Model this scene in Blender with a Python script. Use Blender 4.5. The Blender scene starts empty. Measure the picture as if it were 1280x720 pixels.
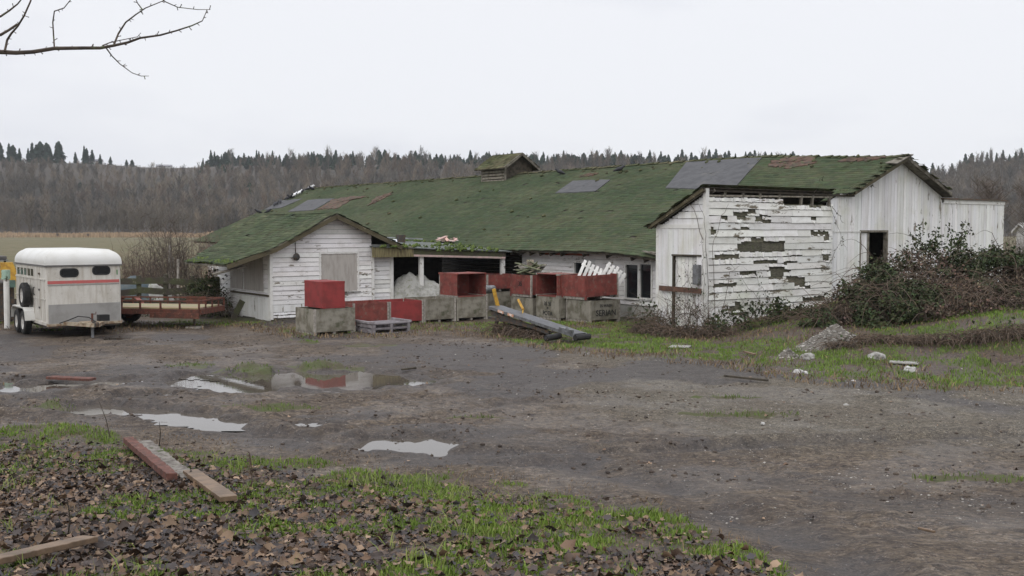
import bpy, bmesh, math, random
import numpy as np
from mathutils import Vector, Matrix
rng = np.random.default_rng(11); random.seed(11)
C = bpy.context.scene.collection
sc = bpy.context.scene

# ------------------------------------------------------------------ camera geometry
F, CH, HOR = 1300.0, 3.0, 287.0
PIT = math.atan((360 - HOR) / F); cP, sP = math.cos(PIT), math.sin(PIT)
def ray(px, py):
    cx, cy = (px - 640) / F, (360 - py) / F
    y = cP + cy * sP
    return cx / y, (-sP + cy * cP) / y
def at(px, py, D):
    u, v = ray(px, py); return Vector((u * D, D, CH + v * D))
cd = bpy.data.cameras.new('camera'); cam = bpy.data.objects.new('camera', cd); C.objects.link(cam)
cd.sensor_width = 36; cd.lens = F / 1280 * 36; cd.clip_end = 6000; cd.clip_start = 0.05
cam.location = (0, 0, CH); cam.rotation_euler = (math.pi / 2 - PIT, 0, 0); sc.camera = cam

# ------------------------------------------------------------------ noise
def S(t):
    t = np.clip(t, 0, 1); return t * t * (3 - 2 * t)
def vn(x, y, seed=0):
    xi, yi = np.floor(x).astype(np.int64), np.floor(y).astype(np.int64)
    fx, fy = x - xi, y - yi; fx = fx * fx * (3 - 2 * fx); fy = fy * fy * (3 - 2 * fy)
    def h(a, b):
        n = (a * 374761393 + b * 668265263 + seed * 974634777) & 0x7fffffff
        n = ((n ^ (n >> 13)) * 1274126177) & 0x7fffffff
        n = (n ^ (n >> 16)) & 0xffff
        return n / 65535.0
    return (h(xi, yi) * (1 - fx) + h(xi + 1, yi) * fx) * (1 - fy) + (h(xi, yi + 1) * (1 - fx) + h(xi + 1, yi + 1) * fx) * fy
def fbm(x, y, s, o=4, seed=0):
    x, y = np.asarray(x, float), np.asarray(y, float)
    r, a, n = 0, 1, 0
    for k in range(o):
        r = r + a * vn(x / s + 17.3 * k, y / s + 9.1 * k, seed + k); n += a; a *= .5; s *= .5
    return r / n

# ------------------------------------------------------------------ objects
def link(o, parent=None):
    C.objects.link(o)
    if parent: o.parent = parent
    return o
def tag(o, label=None, cat=None, group=None, kind=None):
    if label: o['label'] = label
    if cat: o['category'] = cat
    if group: o['group'] = group
    if kind: o['kind'] = kind
    return o
def thing(name, label, cat, loc=(0, 0, 0), rz=0, group=None):
    o = bpy.data.objects.new(name, None); o.location = loc; o.rotation_euler = (0, 0, rz)
    o.empty_display_size = .2
    return tag(link(o), label, cat, group)
def copy_tree(o, parent=None):
    c = o.copy(); C.objects.link(c)
    if parent: c.parent = parent
    for ch in list(o.children): copy_tree(ch, c)
    return c

def mesh_np(name, V, polys, mats, parent=None, col=None, smooth=False, mi=None):
    """V (n,3); polys: list of (m,k) index arrays; col: list of per-face (m,3) colour arrays or None"""
    me = bpy.data.meshes.new(name)
    V = np.asarray(V, np.float32)
    tot = np.concatenate([np.full(len(p), p.shape[1], np.int32) for p in polys])
    idx = np.concatenate([np.asarray(p, np.int32).ravel() for p in polys])
    me.vertices.add(len(V)); me.vertices.foreach_set('co', V.ravel())
    me.loops.add(len(idx)); me.loops.foreach_set('vertex_index', idx)
    me.polygons.add(len(tot))
    st = np.zeros(len(tot), np.int32); st[1:] = np.cumsum(tot)[:-1]
    me.polygons.foreach_set('loop_start', st)
    me.polygons.foreach_set('loop_total', tot)
    if mi is not None: me.polygons.foreach_set('material_index', np.asarray(mi, np.int32))
    me.update(calc_edges=True)
    ca = me.attributes.new('tint', 'FLOAT_COLOR', 'CORNER')
    cc = np.ones((len(tot), 4), np.float32)
    if col is not None: cc[:, :3] = np.concatenate([np.asarray(c, np.float32) for c in col])
    ca.data.foreach_set('color', np.repeat(cc, tot, axis=0).ravel())
    if smooth: me.polygons.foreach_set('use_smooth', np.ones(len(tot), bool))
    me.validate()
    for m in (mats if isinstance(mats, (list, tuple)) else [mats]): me.materials.append(m)
    return link(bpy.data.objects.new(name, me), parent)

BOXF = [(0, 3, 2, 1), (4, 5, 6, 7), (0, 1, 5, 4), (1, 2, 6, 5), (2, 3, 7, 6), (3, 0, 4, 7)]
class MB:
    def __init__(s): s.v = []; s.f = []; s.c = []; s.m = []; s.sm = False
    def add(s, vs, fs, col=None, mi=0):
        n = len(s.v); s.v += [tuple(v) for v in vs]
        if col is None: col = (1, 1, 1)
        elif isinstance(col, (int, float)): col = (col, col, col)
        for f in fs: s.f.append(tuple(n + i for i in f)); s.c.append(col); s.m.append(mi)
        return s
    def box(s, x0, x1, y0, y1, z0, z1, col=None, mi=0):
        return s.add([(x0, y0, z0), (x1, y0, z0), (x1, y1, z0), (x0, y1, z0), (x0, y0, z1), (x1, y0, z1), (x1, y1, z1), (x0, y1, z1)], BOXF, col, mi)
    def beam(s, p0, p1, w, h, up=(0, 0, 1), col=None, mi=0):
        p0, p1 = Vector(p0), Vector(p1); d = (p1 - p0).normalized()
        a = d.cross(Vector(up)); a = a.normalized() if a.length > 1e-4 else Vector((1, 0, 0)); b = a.cross(d)
        a = a * w / 2; b = b * h / 2
        vs = [p + sx * a + sz * b for p in (p0, p1) for sx, sz in ((-1, -1), (1, -1), (1, 1), (-1, 1))]
        return s.add(vs, BOXF, col, mi)
    def tube(s, pts, rad, n=6, col=None, mi=0, cap=True):
        pts = [Vector(p) for p in pts]
        if isinstance(rad, (int, float)): rad = [rad] * len(pts)
        vs = []; prev = None
        for i, p in enumerate(pts):
            d = (pts[min(i + 1, len(pts) - 1)] - pts[max(i - 1, 0)])
            d = d.normalized() if d.length > 1e-9 else Vector((0, 0, 1))
            a = d.orthogonal().normalized() if prev is None else (prev - d * prev.dot(d))
            a = a.normalized() if a.length > 1e-6 else d.orthogonal().normalized()
            prev = a; b = d.cross(a)
            vs += [p + rad[i] * (math.cos(t) * a + math.sin(t) * b) for t in (2 * math.pi * k / n for k in range(n))]
        fs = [(i * n + k, i * n + (k + 1) % n, (i + 1) * n + (k + 1) % n, (i + 1) * n + k) for i in range(len(pts) - 1) for k in range(n)]
        if cap: fs += [tuple(reversed(range(n))), tuple(range((len(pts) - 1) * n, len(pts) * n))]
        return s.add(vs, fs, col, mi)
    def lathe(s, c, axis, prof, n=20, col=None, mi=0):
        c, ax = Vector(c), Vector(axis).normalized(); a = ax.orthogonal().normalized(); b = ax.cross(a)
        vs = [c + ax * h + r * (math.cos(t) * a + math.sin(t) * b) for h, r in prof for t in (2 * math.pi * k / n for k in range(n))]
        fs = [(i * n + k, i * n + (k + 1) % n, (i + 1) * n + (k + 1) % n, (i + 1) * n + k) for i in range(len(prof) - 1) for k in range(n)]
        return s.add(vs, fs, col, mi)
    def build(s, name, mats, parent=None, smooth=False, bevel=0, label=None):
        me = bpy.data.meshes.new(name); me.from_pydata(s.v, [], s.f)
        me.polygons.foreach_set('material_index', s.m)
        ca = me.attributes.new('tint', 'FLOAT_COLOR', 'CORNER')
        cc = []
        for f, c in zip(s.f, s.c): cc += [c[0], c[1], c[2], 1.0] * len(f)
        ca.data.foreach_set('color', cc)
        if smooth: me.polygons.foreach_set('use_smooth', [True] * len(s.f))
        for m in (mats if isinstance(mats, (list, tuple)) else [mats]): me.materials.append(m)
        o = link(bpy.data.objects.new(name, me), parent)
        if bevel:
            md = o.modifiers.new('bevel', 'BEVEL'); md.width = bevel; md.segments = 2; md.limit_method = 'ANGLE'
        if label: o['label'] = label
        return o
def j(a=.1): return 1 + random.uniform(-a, a)

# ------------------------------------------------------------------ materials
class NT:
    def __init__(s, name):
        s.mat = bpy.data.materials.new(name); s.mat.use_nodes = True; s.t = s.mat.node_tree
        s.b = s.t.nodes['Principled BSDF']; s.tc = s.t.nodes.new('ShaderNodeTexCoord').outputs['Object']
    def n(s, ty): return s.t.nodes.new(ty)
    def l(s, a, b): s.t.links.new(a, b)
    def put(s, sock, v):
        if hasattr(v, 'links') or hasattr(v, 'is_linked'): s.l(v, sock)
        else:
            if hasattr(sock.default_value, '__len__') and len(v) == 3 and len(sock.default_value) == 4: v = (*v, 1)
            sock.default_value = v
    def noise(s, scale, detail=5, rough=.6, stretch=None, off=0):
        m = s.n('ShaderNodeMapping'); s.l(s.tc, m.inputs[0])
        m.inputs['Location'].default_value = (off, off * 1.7, off * .6)
        if stretch: m.inputs['Scale'].default_value = stretch
        x = s.n('ShaderNodeTexNoise'); s.l(m.outputs[0], x.inputs['Vector'])
        x.inputs['Scale'].default_value = scale; x.inputs['Detail'].default_value = detail; x.inputs['Roughness'].default_value = rough
        return x.outputs['Fac']
    def rng(s, fac, lo, hi, a=0., b=1.):
        m = s.n('ShaderNodeMapRange'); m.interpolation_type = 'SMOOTHSTEP'; s.l(fac, m.inputs[0])
        for k, v in zip((1, 2, 3, 4), (lo, hi, a, b)): m.inputs[k].default_value = v
        return m.outputs[0]
    def mix(s, fac, a, b, mode='MIX'):
        m = s.n('ShaderNodeMix'); m.data_type = 'RGBA'; m.blend_type = mode
        s.put(m.inputs[0], fac); s.put(m.inputs[6], a); s.put(m.inputs[7], b); return m.outputs[2]
    def math(s, op, a, b=0.):
        m = s.n('ShaderNodeMath'); m.operation = op; s.put(m.inputs[0], a); s.put(m.inputs[1], b); return m.outputs[0]
    def attr(s, name, sock='Color'):
        a = s.n('ShaderNodeAttribute'); a.attribute_name = name; return a.outputs[sock]
    def sep(s, c):
        m = s.n('ShaderNodeSeparateColor'); s.l(c, m.inputs[0]); return m.outputs
    def bump(s, fac, strength=.3, dist=.02):
        m = s.n('ShaderNodeBump'); m.inputs['Strength'].default_value = strength; m.inputs['Distance'].default_value = dist
        s.l(fac, m.inputs['Height']); s.l(m.outputs[0], s.b.inputs['Normal'])
    def done(s, col, rough=.8, metal=0., tint=True, spec=None):
        if tint: col = s.mix(1.0, col, s.attr('tint'), 'MULTIPLY')
        s.put(s.b.inputs['Base Color'], col); s.put(s.b.inputs['Roughness'], rough); s.b.inputs['Metallic'].default_value = metal
        if spec is not None: s.b.inputs['Specular IOR Level'].default_value = spec
        return s.mat
def M(name, c1, c2=None, scale=5, lo=.4, hi=.65, rough=.85, metal=0, bump=.2, bs=60, st=None, c3=None, s3=12, lo3=.55, hi3=.7, st3=None, dist=.01, spec=.3):
    t = NT(name); col = c1
    if c2: col = t.mix(t.rng(t.noise(scale, stretch=st), lo, hi), c1, c2)
    if c3: col = t.mix(t.rng(t.noise(s3, stretch=st3, off=3), lo3, hi3), col, c3)
    if bump: t.bump(t.noise(bs, 4, stretch=st), bump, dist)
    if c2 is None and c3 is None:
        col = t.mix(t.noise(scale, 3), tuple(x * .88 for x in c1), tuple(min(1, x * 1.1) for x in c1))
    return t.done(col, rough, metal, spec=spec)
def peel(name, paint, wood, amount=.45, scale=4, st=(1, 1, 1), grime=(.42, .39, .33), green=None, gst=(6, 6, .35)):
    """old paint: flaked to bare wood where a noise falls past a threshold, with run-down grime"""
    t = NT(name)
    big = t.noise(.55, 3, off=5); n = t.noise(scale, 9, .68, st); m = t.math('ADD', t.math('MULTIPLY', big, .45), t.math('MULTIPLY', n, .75))
    g = t.rng(t.noise(1.5, 7, .65, gst, 2), .42, .72)
    col = t.mix(t.math('MULTIPLY', g, .42), paint, grime)
    col = t.mix(t.math('MULTIPLY', t.rng(t.noise(18, 5, off=8), .55, .72), .35), col, tuple(c * .62 for c in paint))
    if green: col = t.mix(t.math('MULTIPLY', t.rng(t.noise(.9, 6, off=9), .5, .68), .5), col, green)
    k = t.rng(m, 1.07 - amount, 1.1 - amount)
    wd = t.mix(t.noise(9, 6, stretch=(1, 1, 8)), tuple(c * .6 for c in wood), tuple(c * 1.35 for c in wood))
    col = t.mix(k, col, wd)
    t.bump(t.math('ADD', t.noise(70, 4), t.math('MULTIPLY', k, -.6)), .25, .006)
    return t.done(col, .72, spec=.25)

m_paint_old = peel('peeling white paint', (.74, .73, .69), (.17, .145, .105), .395, 3.2, (.55, .55, 2.4), green=(.52, .53, .42), gst=(1.2, 1.2, 2.5))
m_paint = peel('weathered white paint', (.76, .745, .72), (.25, .22, .18), .385, 3.5, (.6, .6, 2), gst=(1.1, 1.1, 2.2))
m_paint_v = peel('weathered white board paint', (.76, .755, .74), (.24, .21, .17), .37, 3.5, (2.2, 2.2, .4), green=(.58, .57, .47), gst=(3.1, 3.3, .4))
m_trim = peel('white trim paint', (.74, .73, .69), (.22, .19, .15), .385, 6, gst=(2, 2, 2))
m_trim_old = peel('mossy trim paint', (.40, .36, .25), (.10, .085, .05), .62, 5, green=(.10, .12, .04))
m_wood = M('grey weathered wood', (.21, .19, .155), (.11, .095, .072), 7, st=(1, 1, 1), bump=.4, c3=(.10, .11, .06), lo3=.58)
m_darkwood = M('old dark wood', (.075, .062, .045), (.035, .03, .022), 6, bump=.4)
m_sheath = M('bare brown sheathing', (.15, .138, .100), (.075, .070, .050), 8, st=(1, 1, 5), bump=.4, c3=(.10, .115, .05))
m_plywood = M('grey plywood sheet', (.44, .41, .37), (.36, .33, .295), 3, st=(3, 3, .6), bump=.1, rough=.8)
m_red = M('faded red paint', (.23, .058, .046), (.14, .044, .036), 4, bump=.25, rough=.7, c3=(.20, .105, .08), s3=7, lo3=.53, hi3=.68)
m_redbright = M('red paint', (.27, .042, .04), (.19, .036, .033), 3, bump=.15, rough=.65, c3=(.16, .07, .05), s3=16, lo3=.64, hi3=.75)
m_binside = M('grey bin plywood', (.27, .25, .205), (.15, .135, .10), 3.5, bump=.35, c3=(.085, .085, .05), s3=2.2, lo3=.55, hi3=.72)
m_binpost = M('pale corner wood', (.36, .33, .29), (.2, .18, .15), 9, bump=.3)
m_rust = M('rusted red steel', (.135, .050, .034), (.075, .038, .028), 9, bump=.3, bs=120, rough=.75, c3=(.19, .085, .055))
m_steel = M('dull galvanised steel', (.24, .245, .25), (.14, .14, .138), 8, rough=.45, metal=.55, bump=.1)
m_darksteel = M('dirty dark steel', (.07, .068, .065), (.13, .085, .055), 10, rough=.6, metal=.3, bump=.3)
m_rubber = M('black rubber', (.02, .02, .021), (.035, .033, .03), 10, rough=.75, bump=.2)
m_yellow = M('worn yellow paint', (.50, .29, .035), (.34, .18, .03), 8, rough=.55, bump=.15, c3=(.2, .11, .05), lo3=.62)
tt = NT('cream trailer paint')
tcol = tt.mix(tt.rng(tt.noise(2.5, 5, stretch=(2, 2, .6)), .4, .65), (.60, .575, .52), (.50, .47, .41))
tcol = tt.mix(tt.math('MULTIPLY', tt.rng(tt.noise(1.6, 6, stretch=(6, 6, .5), off=3), .46, .78), .75), tcol, (.36, .31, .23))
tcol = tt.mix(tt.math('MULTIPLY', tt.rng(tt.noise(26, 4, off=7), .66, .72), .7), tcol, (.16, .11, .07))
tcol = tt.mix(tt.math('MULTIPLY', tt.rng(tt.noise(5, 7, .7, off=9), .58, .66), .35), tcol, (.30, .27, .21))
m_trailer = tt.done(tcol, .42, spec=.4)
m_fibre = M('white moulded roof', (.66, .655, .62), (.60, .59, .545), 1.5, rough=.35, bump=.02, c3=(.55, .54, .48), s3=3, lo3=.62, hi3=.85, spec=.5)
m_stone_guard = M('dull aluminium sheet', (.36, .35, .33), (.29, .28, .26), 2, rough=.5, metal=.35, bump=.03)
m_stripe = M('faded red stripe', (.50, .12, .11), (.42, .13, .12), 5, rough=.5, bump=0)
m_pane = M('dark window glass', (.012, .014, .016), rough=.08, bump=0, spec=.6)
m_void = M('boards with interior shade in colour', (.03, .026, .02), (.016, .014, .012), 5, bump=.3)  # near-black base: the shade of deep interiors is put into the colour
m_tarp = M('grey canvas', (.37, .365, .335), (.25, .245, .22), 5, rough=.8, bump=.2, bs=30, c3=(.2, .21, .13))
m_tarpaper = M('grey tar paper', (.095, .095, .098), (.075, .075, .078), 3, rough=.9, bump=.15, c3=(.115, .112, .108), s3=1.2)
m_bark = M('brown bark', (.085, .065, .05), (.05, .04, .032), 12, bump=.5, bs=40, c3=(.09, .1, .05))
m_twig = M('grey brown twigs', (.135, .105, .085), (.08, .065, .05), 9, bump=0)
m_cane = M('dead bramble canes', (.135, .098, .070), (.075, .056, .042), 5, bump=0)
m_bramble = M('bramble leaves', (.040, .054, .022), (.060, .070, .032), 6, rough=.75, bump=0, spec=.2)
m_grass = M('grass blades', (.155, .235, .042), (.115, .18, .032), 1.5, rough=.7, bump=0)
m_leaf = M('fallen brown leaves', (1, 1, 1), rough=.6, bump=.2, bs=150, spec=.35)
m_stonep = M('pebbles', (.32, .31, .29), (.22, .21, .19), 9, rough=.8, bump=.2)
m_rock = M('pale stone', (.34, .33, .305), (.22, .21, .19), 6, rough=.8, bump=.5, bs=25)
m_reed = M('dry reeds', (.40, .285, .18), (.31, .23, .15), .2, rough=.9, bump=0)
m_conifer = M('conifer needles', (.020, .040, .026), (.032, .056, .034), .4, rough=.9, bump=0, spec=.1)
m_bare = M('bare far trees', (.168, .155, .130), (.114, .107, .092), .03, rough=1, bump=0, spec=0)
m_hill = M('hill leaf litter', (.075, .062, .05), (.05, .045, .036), .02, rough=1, bump=0)
m_bird_dark = M('dark plumage', (.03, .03, .034), rough=.6, bump=0)
m_bird_white = M('white plumage', (.8, .8, .8), rough=.6, bump=0)
m_beamred = M('rotten red beam', (.15, .066, .05), (.09, .048, .038), 6, st=(2, 2, 2), bump=.5, bs=30, c3=(.30, .20, .15), lo3=.62)
m_plank = M('wet brown plank', (.20, .135, .085), (.13, .09, .058), 4, bump=.5, bs=25, rough=.55)
m_rot = M('rotten grey plank', (.22, .20, .175), (.10, .085, .072), 10, bump=.7, bs=25, c3=(.06, .07, .03))
m_mosswood = M('mossy boards', (.07, .075, .038), (.06, .05, .04), 3, bump=.5, c3=(.19, .17, .13), lo3=.6)
m_blue = M('blue tarp', (.065, .088, .10), (.10, .115, .115), 4, bump=.2)
m_black = M('black fittings', (.02, .02, .02), rough=.5, bump=0)
m_ink = M('black stencil paint', (.03, .03, .03), rough=.8, bump=0)
m_purple = M('purple pallet slats', (.17, .15, .155), (.25, .235, .24), 7, bump=.4)

m_straw = M('dead grass straw', (.26, .19, .115), (.16, .115, .07), 1.5, rough=.9, bump=0)
m_clod = M('wet mud clods', (.060, .045, .036), (.105, .083, .065), 9, rough=.75, bump=.3, bs=60)
def shingle_mat(name, green, olive, bald, amount):
    t = NT(name)
    a = t.rng(t.noise(.35, 7, .65, (1, .6, 1)), .38, .62)
    col = t.mix(a, green, olive)
    col = t.mix(t.math('MULTIPLY', t.rng(t.noise(4, 6, off=4), .62, .70), amount), col, bald)
    col = t.mix(t.math('MULTIPLY', t.rng(t.noise(26, 3, off=1), .45, .75), .55), col, tuple(c * .45 for c in green))
    t.bump(t.noise(45, 5), .5, .02)
    return t.done(col, .95, spec=.1)
m_shingle = shingle_mat('mossy green shingles', (.065, .085, .048), (.094, .106, .062), (.145, .132, .10), .55)
m_shingle_rough = shingle_mat('rotten mossy shingles', (.068, .078, .036), (.115, .105, .062), (.16, .13, .095), 1.0)
m_bald = M('bare roof lath', (.115, .068, .048), (.06, .045, .034), 4, st=(1, 1, 1), bump=.5, bs=20, c3=(.075, .085, .04), s3=5, lo3=.52)
m_moss = M('bright moss', (.085, .115, .022), (.055, .085, .02), 6, bump=.7, bs=30, dist=.03)
# ------------------------------------------------------------------ ground
def hbase(x, y):
    x, y = np.asarray(x, float), np.asarray(y, float)
    h = 1.35 * S((14.2 - y) / 14.2)
    end = 1 - S((y - 36) / 8)
    h = h + .5 * S((y - 20) / 6) * S((x - 5) / 4) * end + .50 * S((x - 9.0) / 3.5) * S((y - 19.5) / 4.5) * end
    return h
def G(px, py, hf=hbase):
    u, v = ray(px, py); D = 3.0
    while D < 1500:
        if CH + v * D <= float(hf(u * D, D)): break
        D *= 1.01
    lo, hi = D / 1.01, D
    for _ in range(30):
        m = (lo + hi) / 2
        if CH + v * m <= float(hf(u * m, m)): hi = m
        else: lo = m
    return Vector((u * hi, hi, float(hf(u * hi, hi))))
def gl(pts): return np.array([G(*p)[:2] for p in pts])
def dist_poly(x, y, P):
    d = np.full(np.shape(x), 1e9)
    for (x0, y0), (x1, y1) in zip(P[:-1], P[1:]):
        dx, dy = x1 - x0, y1 - y0
        t = np.clip(((x - x0) * dx + (y - y0) * dy) / (dx * dx + dy * dy + 1e-9), 0, 1)
        d = np.minimum(d, np.hypot(x - x0 - t * dx, y - y0 - t * dy))
    return d
# puddles: pixel line on the ground -> world line, half width, depth
PUD = [  # line, half-width, depth, water below rim
    ([(490, 553), (512, 553.5), (534, 554)], .46, .10),
    ([(112, 508), (150, 511), (190, 514), (225, 519), (262, 525), (280, 528)], .33, .085),
    ([(300, 477), (345, 474), (400, 475), (450, 474)], 1.15, .09),
    ([(285, 481), (305, 487), (320, 490)], .35, .07),
    ([(30, 489), (55, 487)], .45, .08),
    ([(58, 483), (85, 481), (130, 479)], .62, .08),
    ([(0, 478), (25, 475), (55, 474)], .34, .07),
    ([(168, 497), (185, 500)], .3, .06),
    ([(192, 493), (212, 494)], .13, .05),
    ([(385, 531), (410, 534)], .2, .05),
    ([(235, 470), (262, 470), (290, 474)], .2, .05),
    ([(140, 422), (150, 424)], .3, .05),
]
PUDW = [(gl(l), w, d) for l, w, d in PUD]
RUT = [([(0, 505), (60, 512), (150, 522), (280, 534), (380, 545), (465, 558), (560, 566), (700, 566), (830, 560), (1000, 552), (1280, 540)], .20, .085),
       ([(0, 520), (150, 530), (300, 545), (440, 565), (600, 575), (720, 583), (830, 605), (960, 660), (1100, 720)], .28, .055),
       ([(470, 556), (600, 556), (760, 552), (900, 560)], .3, .03),
       ([(800, 562), (930, 590), (1100, 625), (1280, 650)], .35, .025),
       ([(560, 520), (640, 500), (700, 501)], .2, .03),
       ([(0, 450), (150, 440), (320, 445), (520, 455), (700, 470)], .25, .025),
       ([(0, 432), (150, 430), (330, 428), (520, 432)], .25, .025)]
RUTW = [(gl(l), w, d) for l, w, d in RUT]
FGE = gl([(-700, 500), (-200, 520), (0, 529), (150, 541), (300, 560), (450, 583), (560, 594), (680, 606), (790, 622), (850, 645), (930, 680), (1010, 712), (1100, 760), (1250, 860)])
BKE = gl([(-300, 402), (0, 410), (60, 414), (150, 414), (300, 409), (370, 421), (440, 423), (560, 416), (640, 429), (760, 447), (880, 455), (1000, 477), (1100, 484), (1280, 488), (1700, 500)])
def fg_edge(x): return np.interp(x, FGE[:, 0], FGE[:, 1])
def bk_edge(x): return np.interp(x, BKE[:, 0], BKE[:, 1])
ISL = [(G(407, 461), .75, .32), (G(316, 465), .6, .5), (G(238, 459), .6, .35), (G(455, 431), .7, .45), (G(1250, 600), 1.1, .3), (G(935, 518), .9, .25), (G(915, 497), .5, .2), (G(345, 511), .8, .25), (G(590, 522), .4, .12), (G(390, 428), .5, .3), (G(60, 509), .6, .25)]
def grass_mask(x, y):
    n = fbm(x, y, 1.3, 5, 3); n2 = fbm(x, y, .45, 3, 5); n5 = fbm(x, y, .95, 4, 6)
    # foreground bank: thick along the edge of the mud, thin under the leaves near the camera and to the left
    d = fg_edge(x) - y + (n - .5) * 3.2 + (n2 - .5) * 1.2
    rim = S(d / .8)
    deep = S((d - 1.2) / 3.0) * (.10 + .62 * S((-.6 - x) / 3.0))
    band = np.exp(-((d - 1.1) / 1.2) ** 2); thr = .405 - .15 * band - .05 * S((x + 2.8) / 1) * S((3 - x) / 1) + .10 * S((-.8 - x) / 3) * S((d - 1.6) / 2)
    fg = rim * S((n5 - thr) / .09) * (.35 + .65 * S((n2 - .36) / .14))
    db = y - bk_edge(x) + (n - .5) * 3.4 + (n2 - .5) * 1.5
    zone = .35 + .5 * (S((x + 11.5) / .5) * S((-7.2 - x) / 1)) + .6 * S((x + 1.5) / 1.5) + .6 * S((-13 - x) / 1)
    bk = S(db / 1.0) * np.clip(zone, 0, 1) * (.15 + .85 * S((n2 - .32) / .22)) * (.25 + .75 * S((fbm(x, y, 2.3, 3, 8) - .38 + .1 * (x < 4)) / .14))
    g = np.maximum(fg, bk)
    bk = np.maximum(bk, S((x - 8.3) / 1.2) * S((db - .6) / 1.0) * S((n2 - .30) / .2))
    g = np.maximum(fg, bk)
    for p, a, b in ISL:
        r = np.hypot((x - p.x) / a, (y - p.y) / b) + (n2 - .5) * 2.2
        g = np.maximum(g, S((1.05 - r) / .35))
    return g * (y < 60)
def ground_h(x, y, detail=True):
    h = hbase(x, y)
    if not detail: return h
    near = S((48 - y) / 12)
    rough = fbm(x, y, 1.6, 3, 21) - .5; fine = fbm(x, y, .28, 3, 31) - .5
    crumb = fbm(x, y, .2, 2, 35) - .5; mud_ = S((y - fg_edge(x)) / 1.0) * S((26 - y) / 6)
    g = h + near * (.050 * rough + .048 * fine + (.012 + .085 * mud_ * S((fbm(x, y, 1.1, 3, 37) - .36) / .25)) * crumb)
    for P, w, d in RUTW:
        q = dist_poly(x, y, P); wob = 1 + .9 * fine
        g = g - d * np.exp(-(q / (w * wob)) ** 2) + .35 * d * np.exp(-((q - 2.0 * w) / (w * .8)) ** 2) * (.4 + 1.2 * (rough + .5))
    pk_ = []
    for P, w, d in PUDW:
        q = dist_poly(x, y, P) / w + 1.6 * (fbm(x, y, .5, 4, 77) - .5)
        k = S((1.55 - q) / .9)
        lvl = float(hbase(*P.mean(0)))
        g = g + (.036 + .02 * fine) * S((3.0 - q) / .8) * near; pk_.append((k, lvl - d + .06 * fine + .04 * rough))
    for k, v in pk_: g = g * (1 - k) + v * k
    for p, a, b in ISL[:2]:
        r = np.hypot((x - p.x) / a, (y - p.y) / b) + fine
        g = g + .15 * S((1 - r) / .6)
    return g
def nonuni(lo, hi, step, far, grow=1.16):
    a = list(np.arange(lo, hi, step)); s = step
    up = [hi]; 
    while up[-1] < far: s *= grow; up.append(up[-1] + min(s, 120))
    return a, up
xa, xr = nonuni(-17.5, 18.5, .085, 1500); ys_, yf = nonuni(4.5, 33.5, .085, 1700)
xl = [-36 + 2 * .5 + -(v - 18.5) - 17.5 + 35 for v in xr[1:]][::-1]
xl = [-17.5 - (v - 18.5) for v in xr[1:]][::-1]
yb = [4.5 - (v - 33.5) for v in yf[1:] if v - 33.5 < 80][::-1]
gx = np.array(xl + xa + xr); gy = np.array(yb + ys_ + yf)
X, Y = np.meshgrid(gx, gy); Z = ground_h(X, Y)
nx, ny = len(gx), len(gy)
ii = np.arange(nx * ny).reshape(ny, nx)
quads = np.stack([ii[:-1, :-1], ii[:-1, 1:], ii[1:, 1:], ii[1:, :-1]], -1).reshape(-1, 4)
grs = grass_mask(X, Y)
lit = S((fg_edge(X) - Y - .6 + (fbm(X, Y, .9, 3, 41) - .5) * 2.5) / 1.0)          # leaf-covered soil
lit = np.maximum(lit, .85 * S((Y - bk_edge(X) - .2 + (fbm(X, Y, .8, 3, 42) - .5) * 2.5) / .9) * (Y < 44) * (X > -3.5))
dark = np.zeros_like(X)
for P, w, d in RUTW: dark = np.maximum(dark, np.exp(-(dist_poly(X, Y, P) / (w * 1.7)) ** 2) * np.clip(2.6 * (fbm(X, Y, .6, 4, 51) - .22), 0, 1) * (1 if d > .03 else .6))
for P, w, d in PUDW: dark = np.maximum(dark, .9 * S((2.1 - dist_poly(X, Y, P) / w) / 1.0))
dark = np.maximum(dark, .95 * S((fbm(X, Y, 2.4, 4, 61) - .52) / .09) * S((Y - 8) / 4) * (Y < 40))
grav = S((X + 1.5 + (fbm(X, Y, 2.5, 4, 71) - .5) * 6) / 5) * S((Y - 12.5 + (X - 6) * .1) / 3) * (Y < 26)
field = S((Y - 41) / 8)
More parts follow.
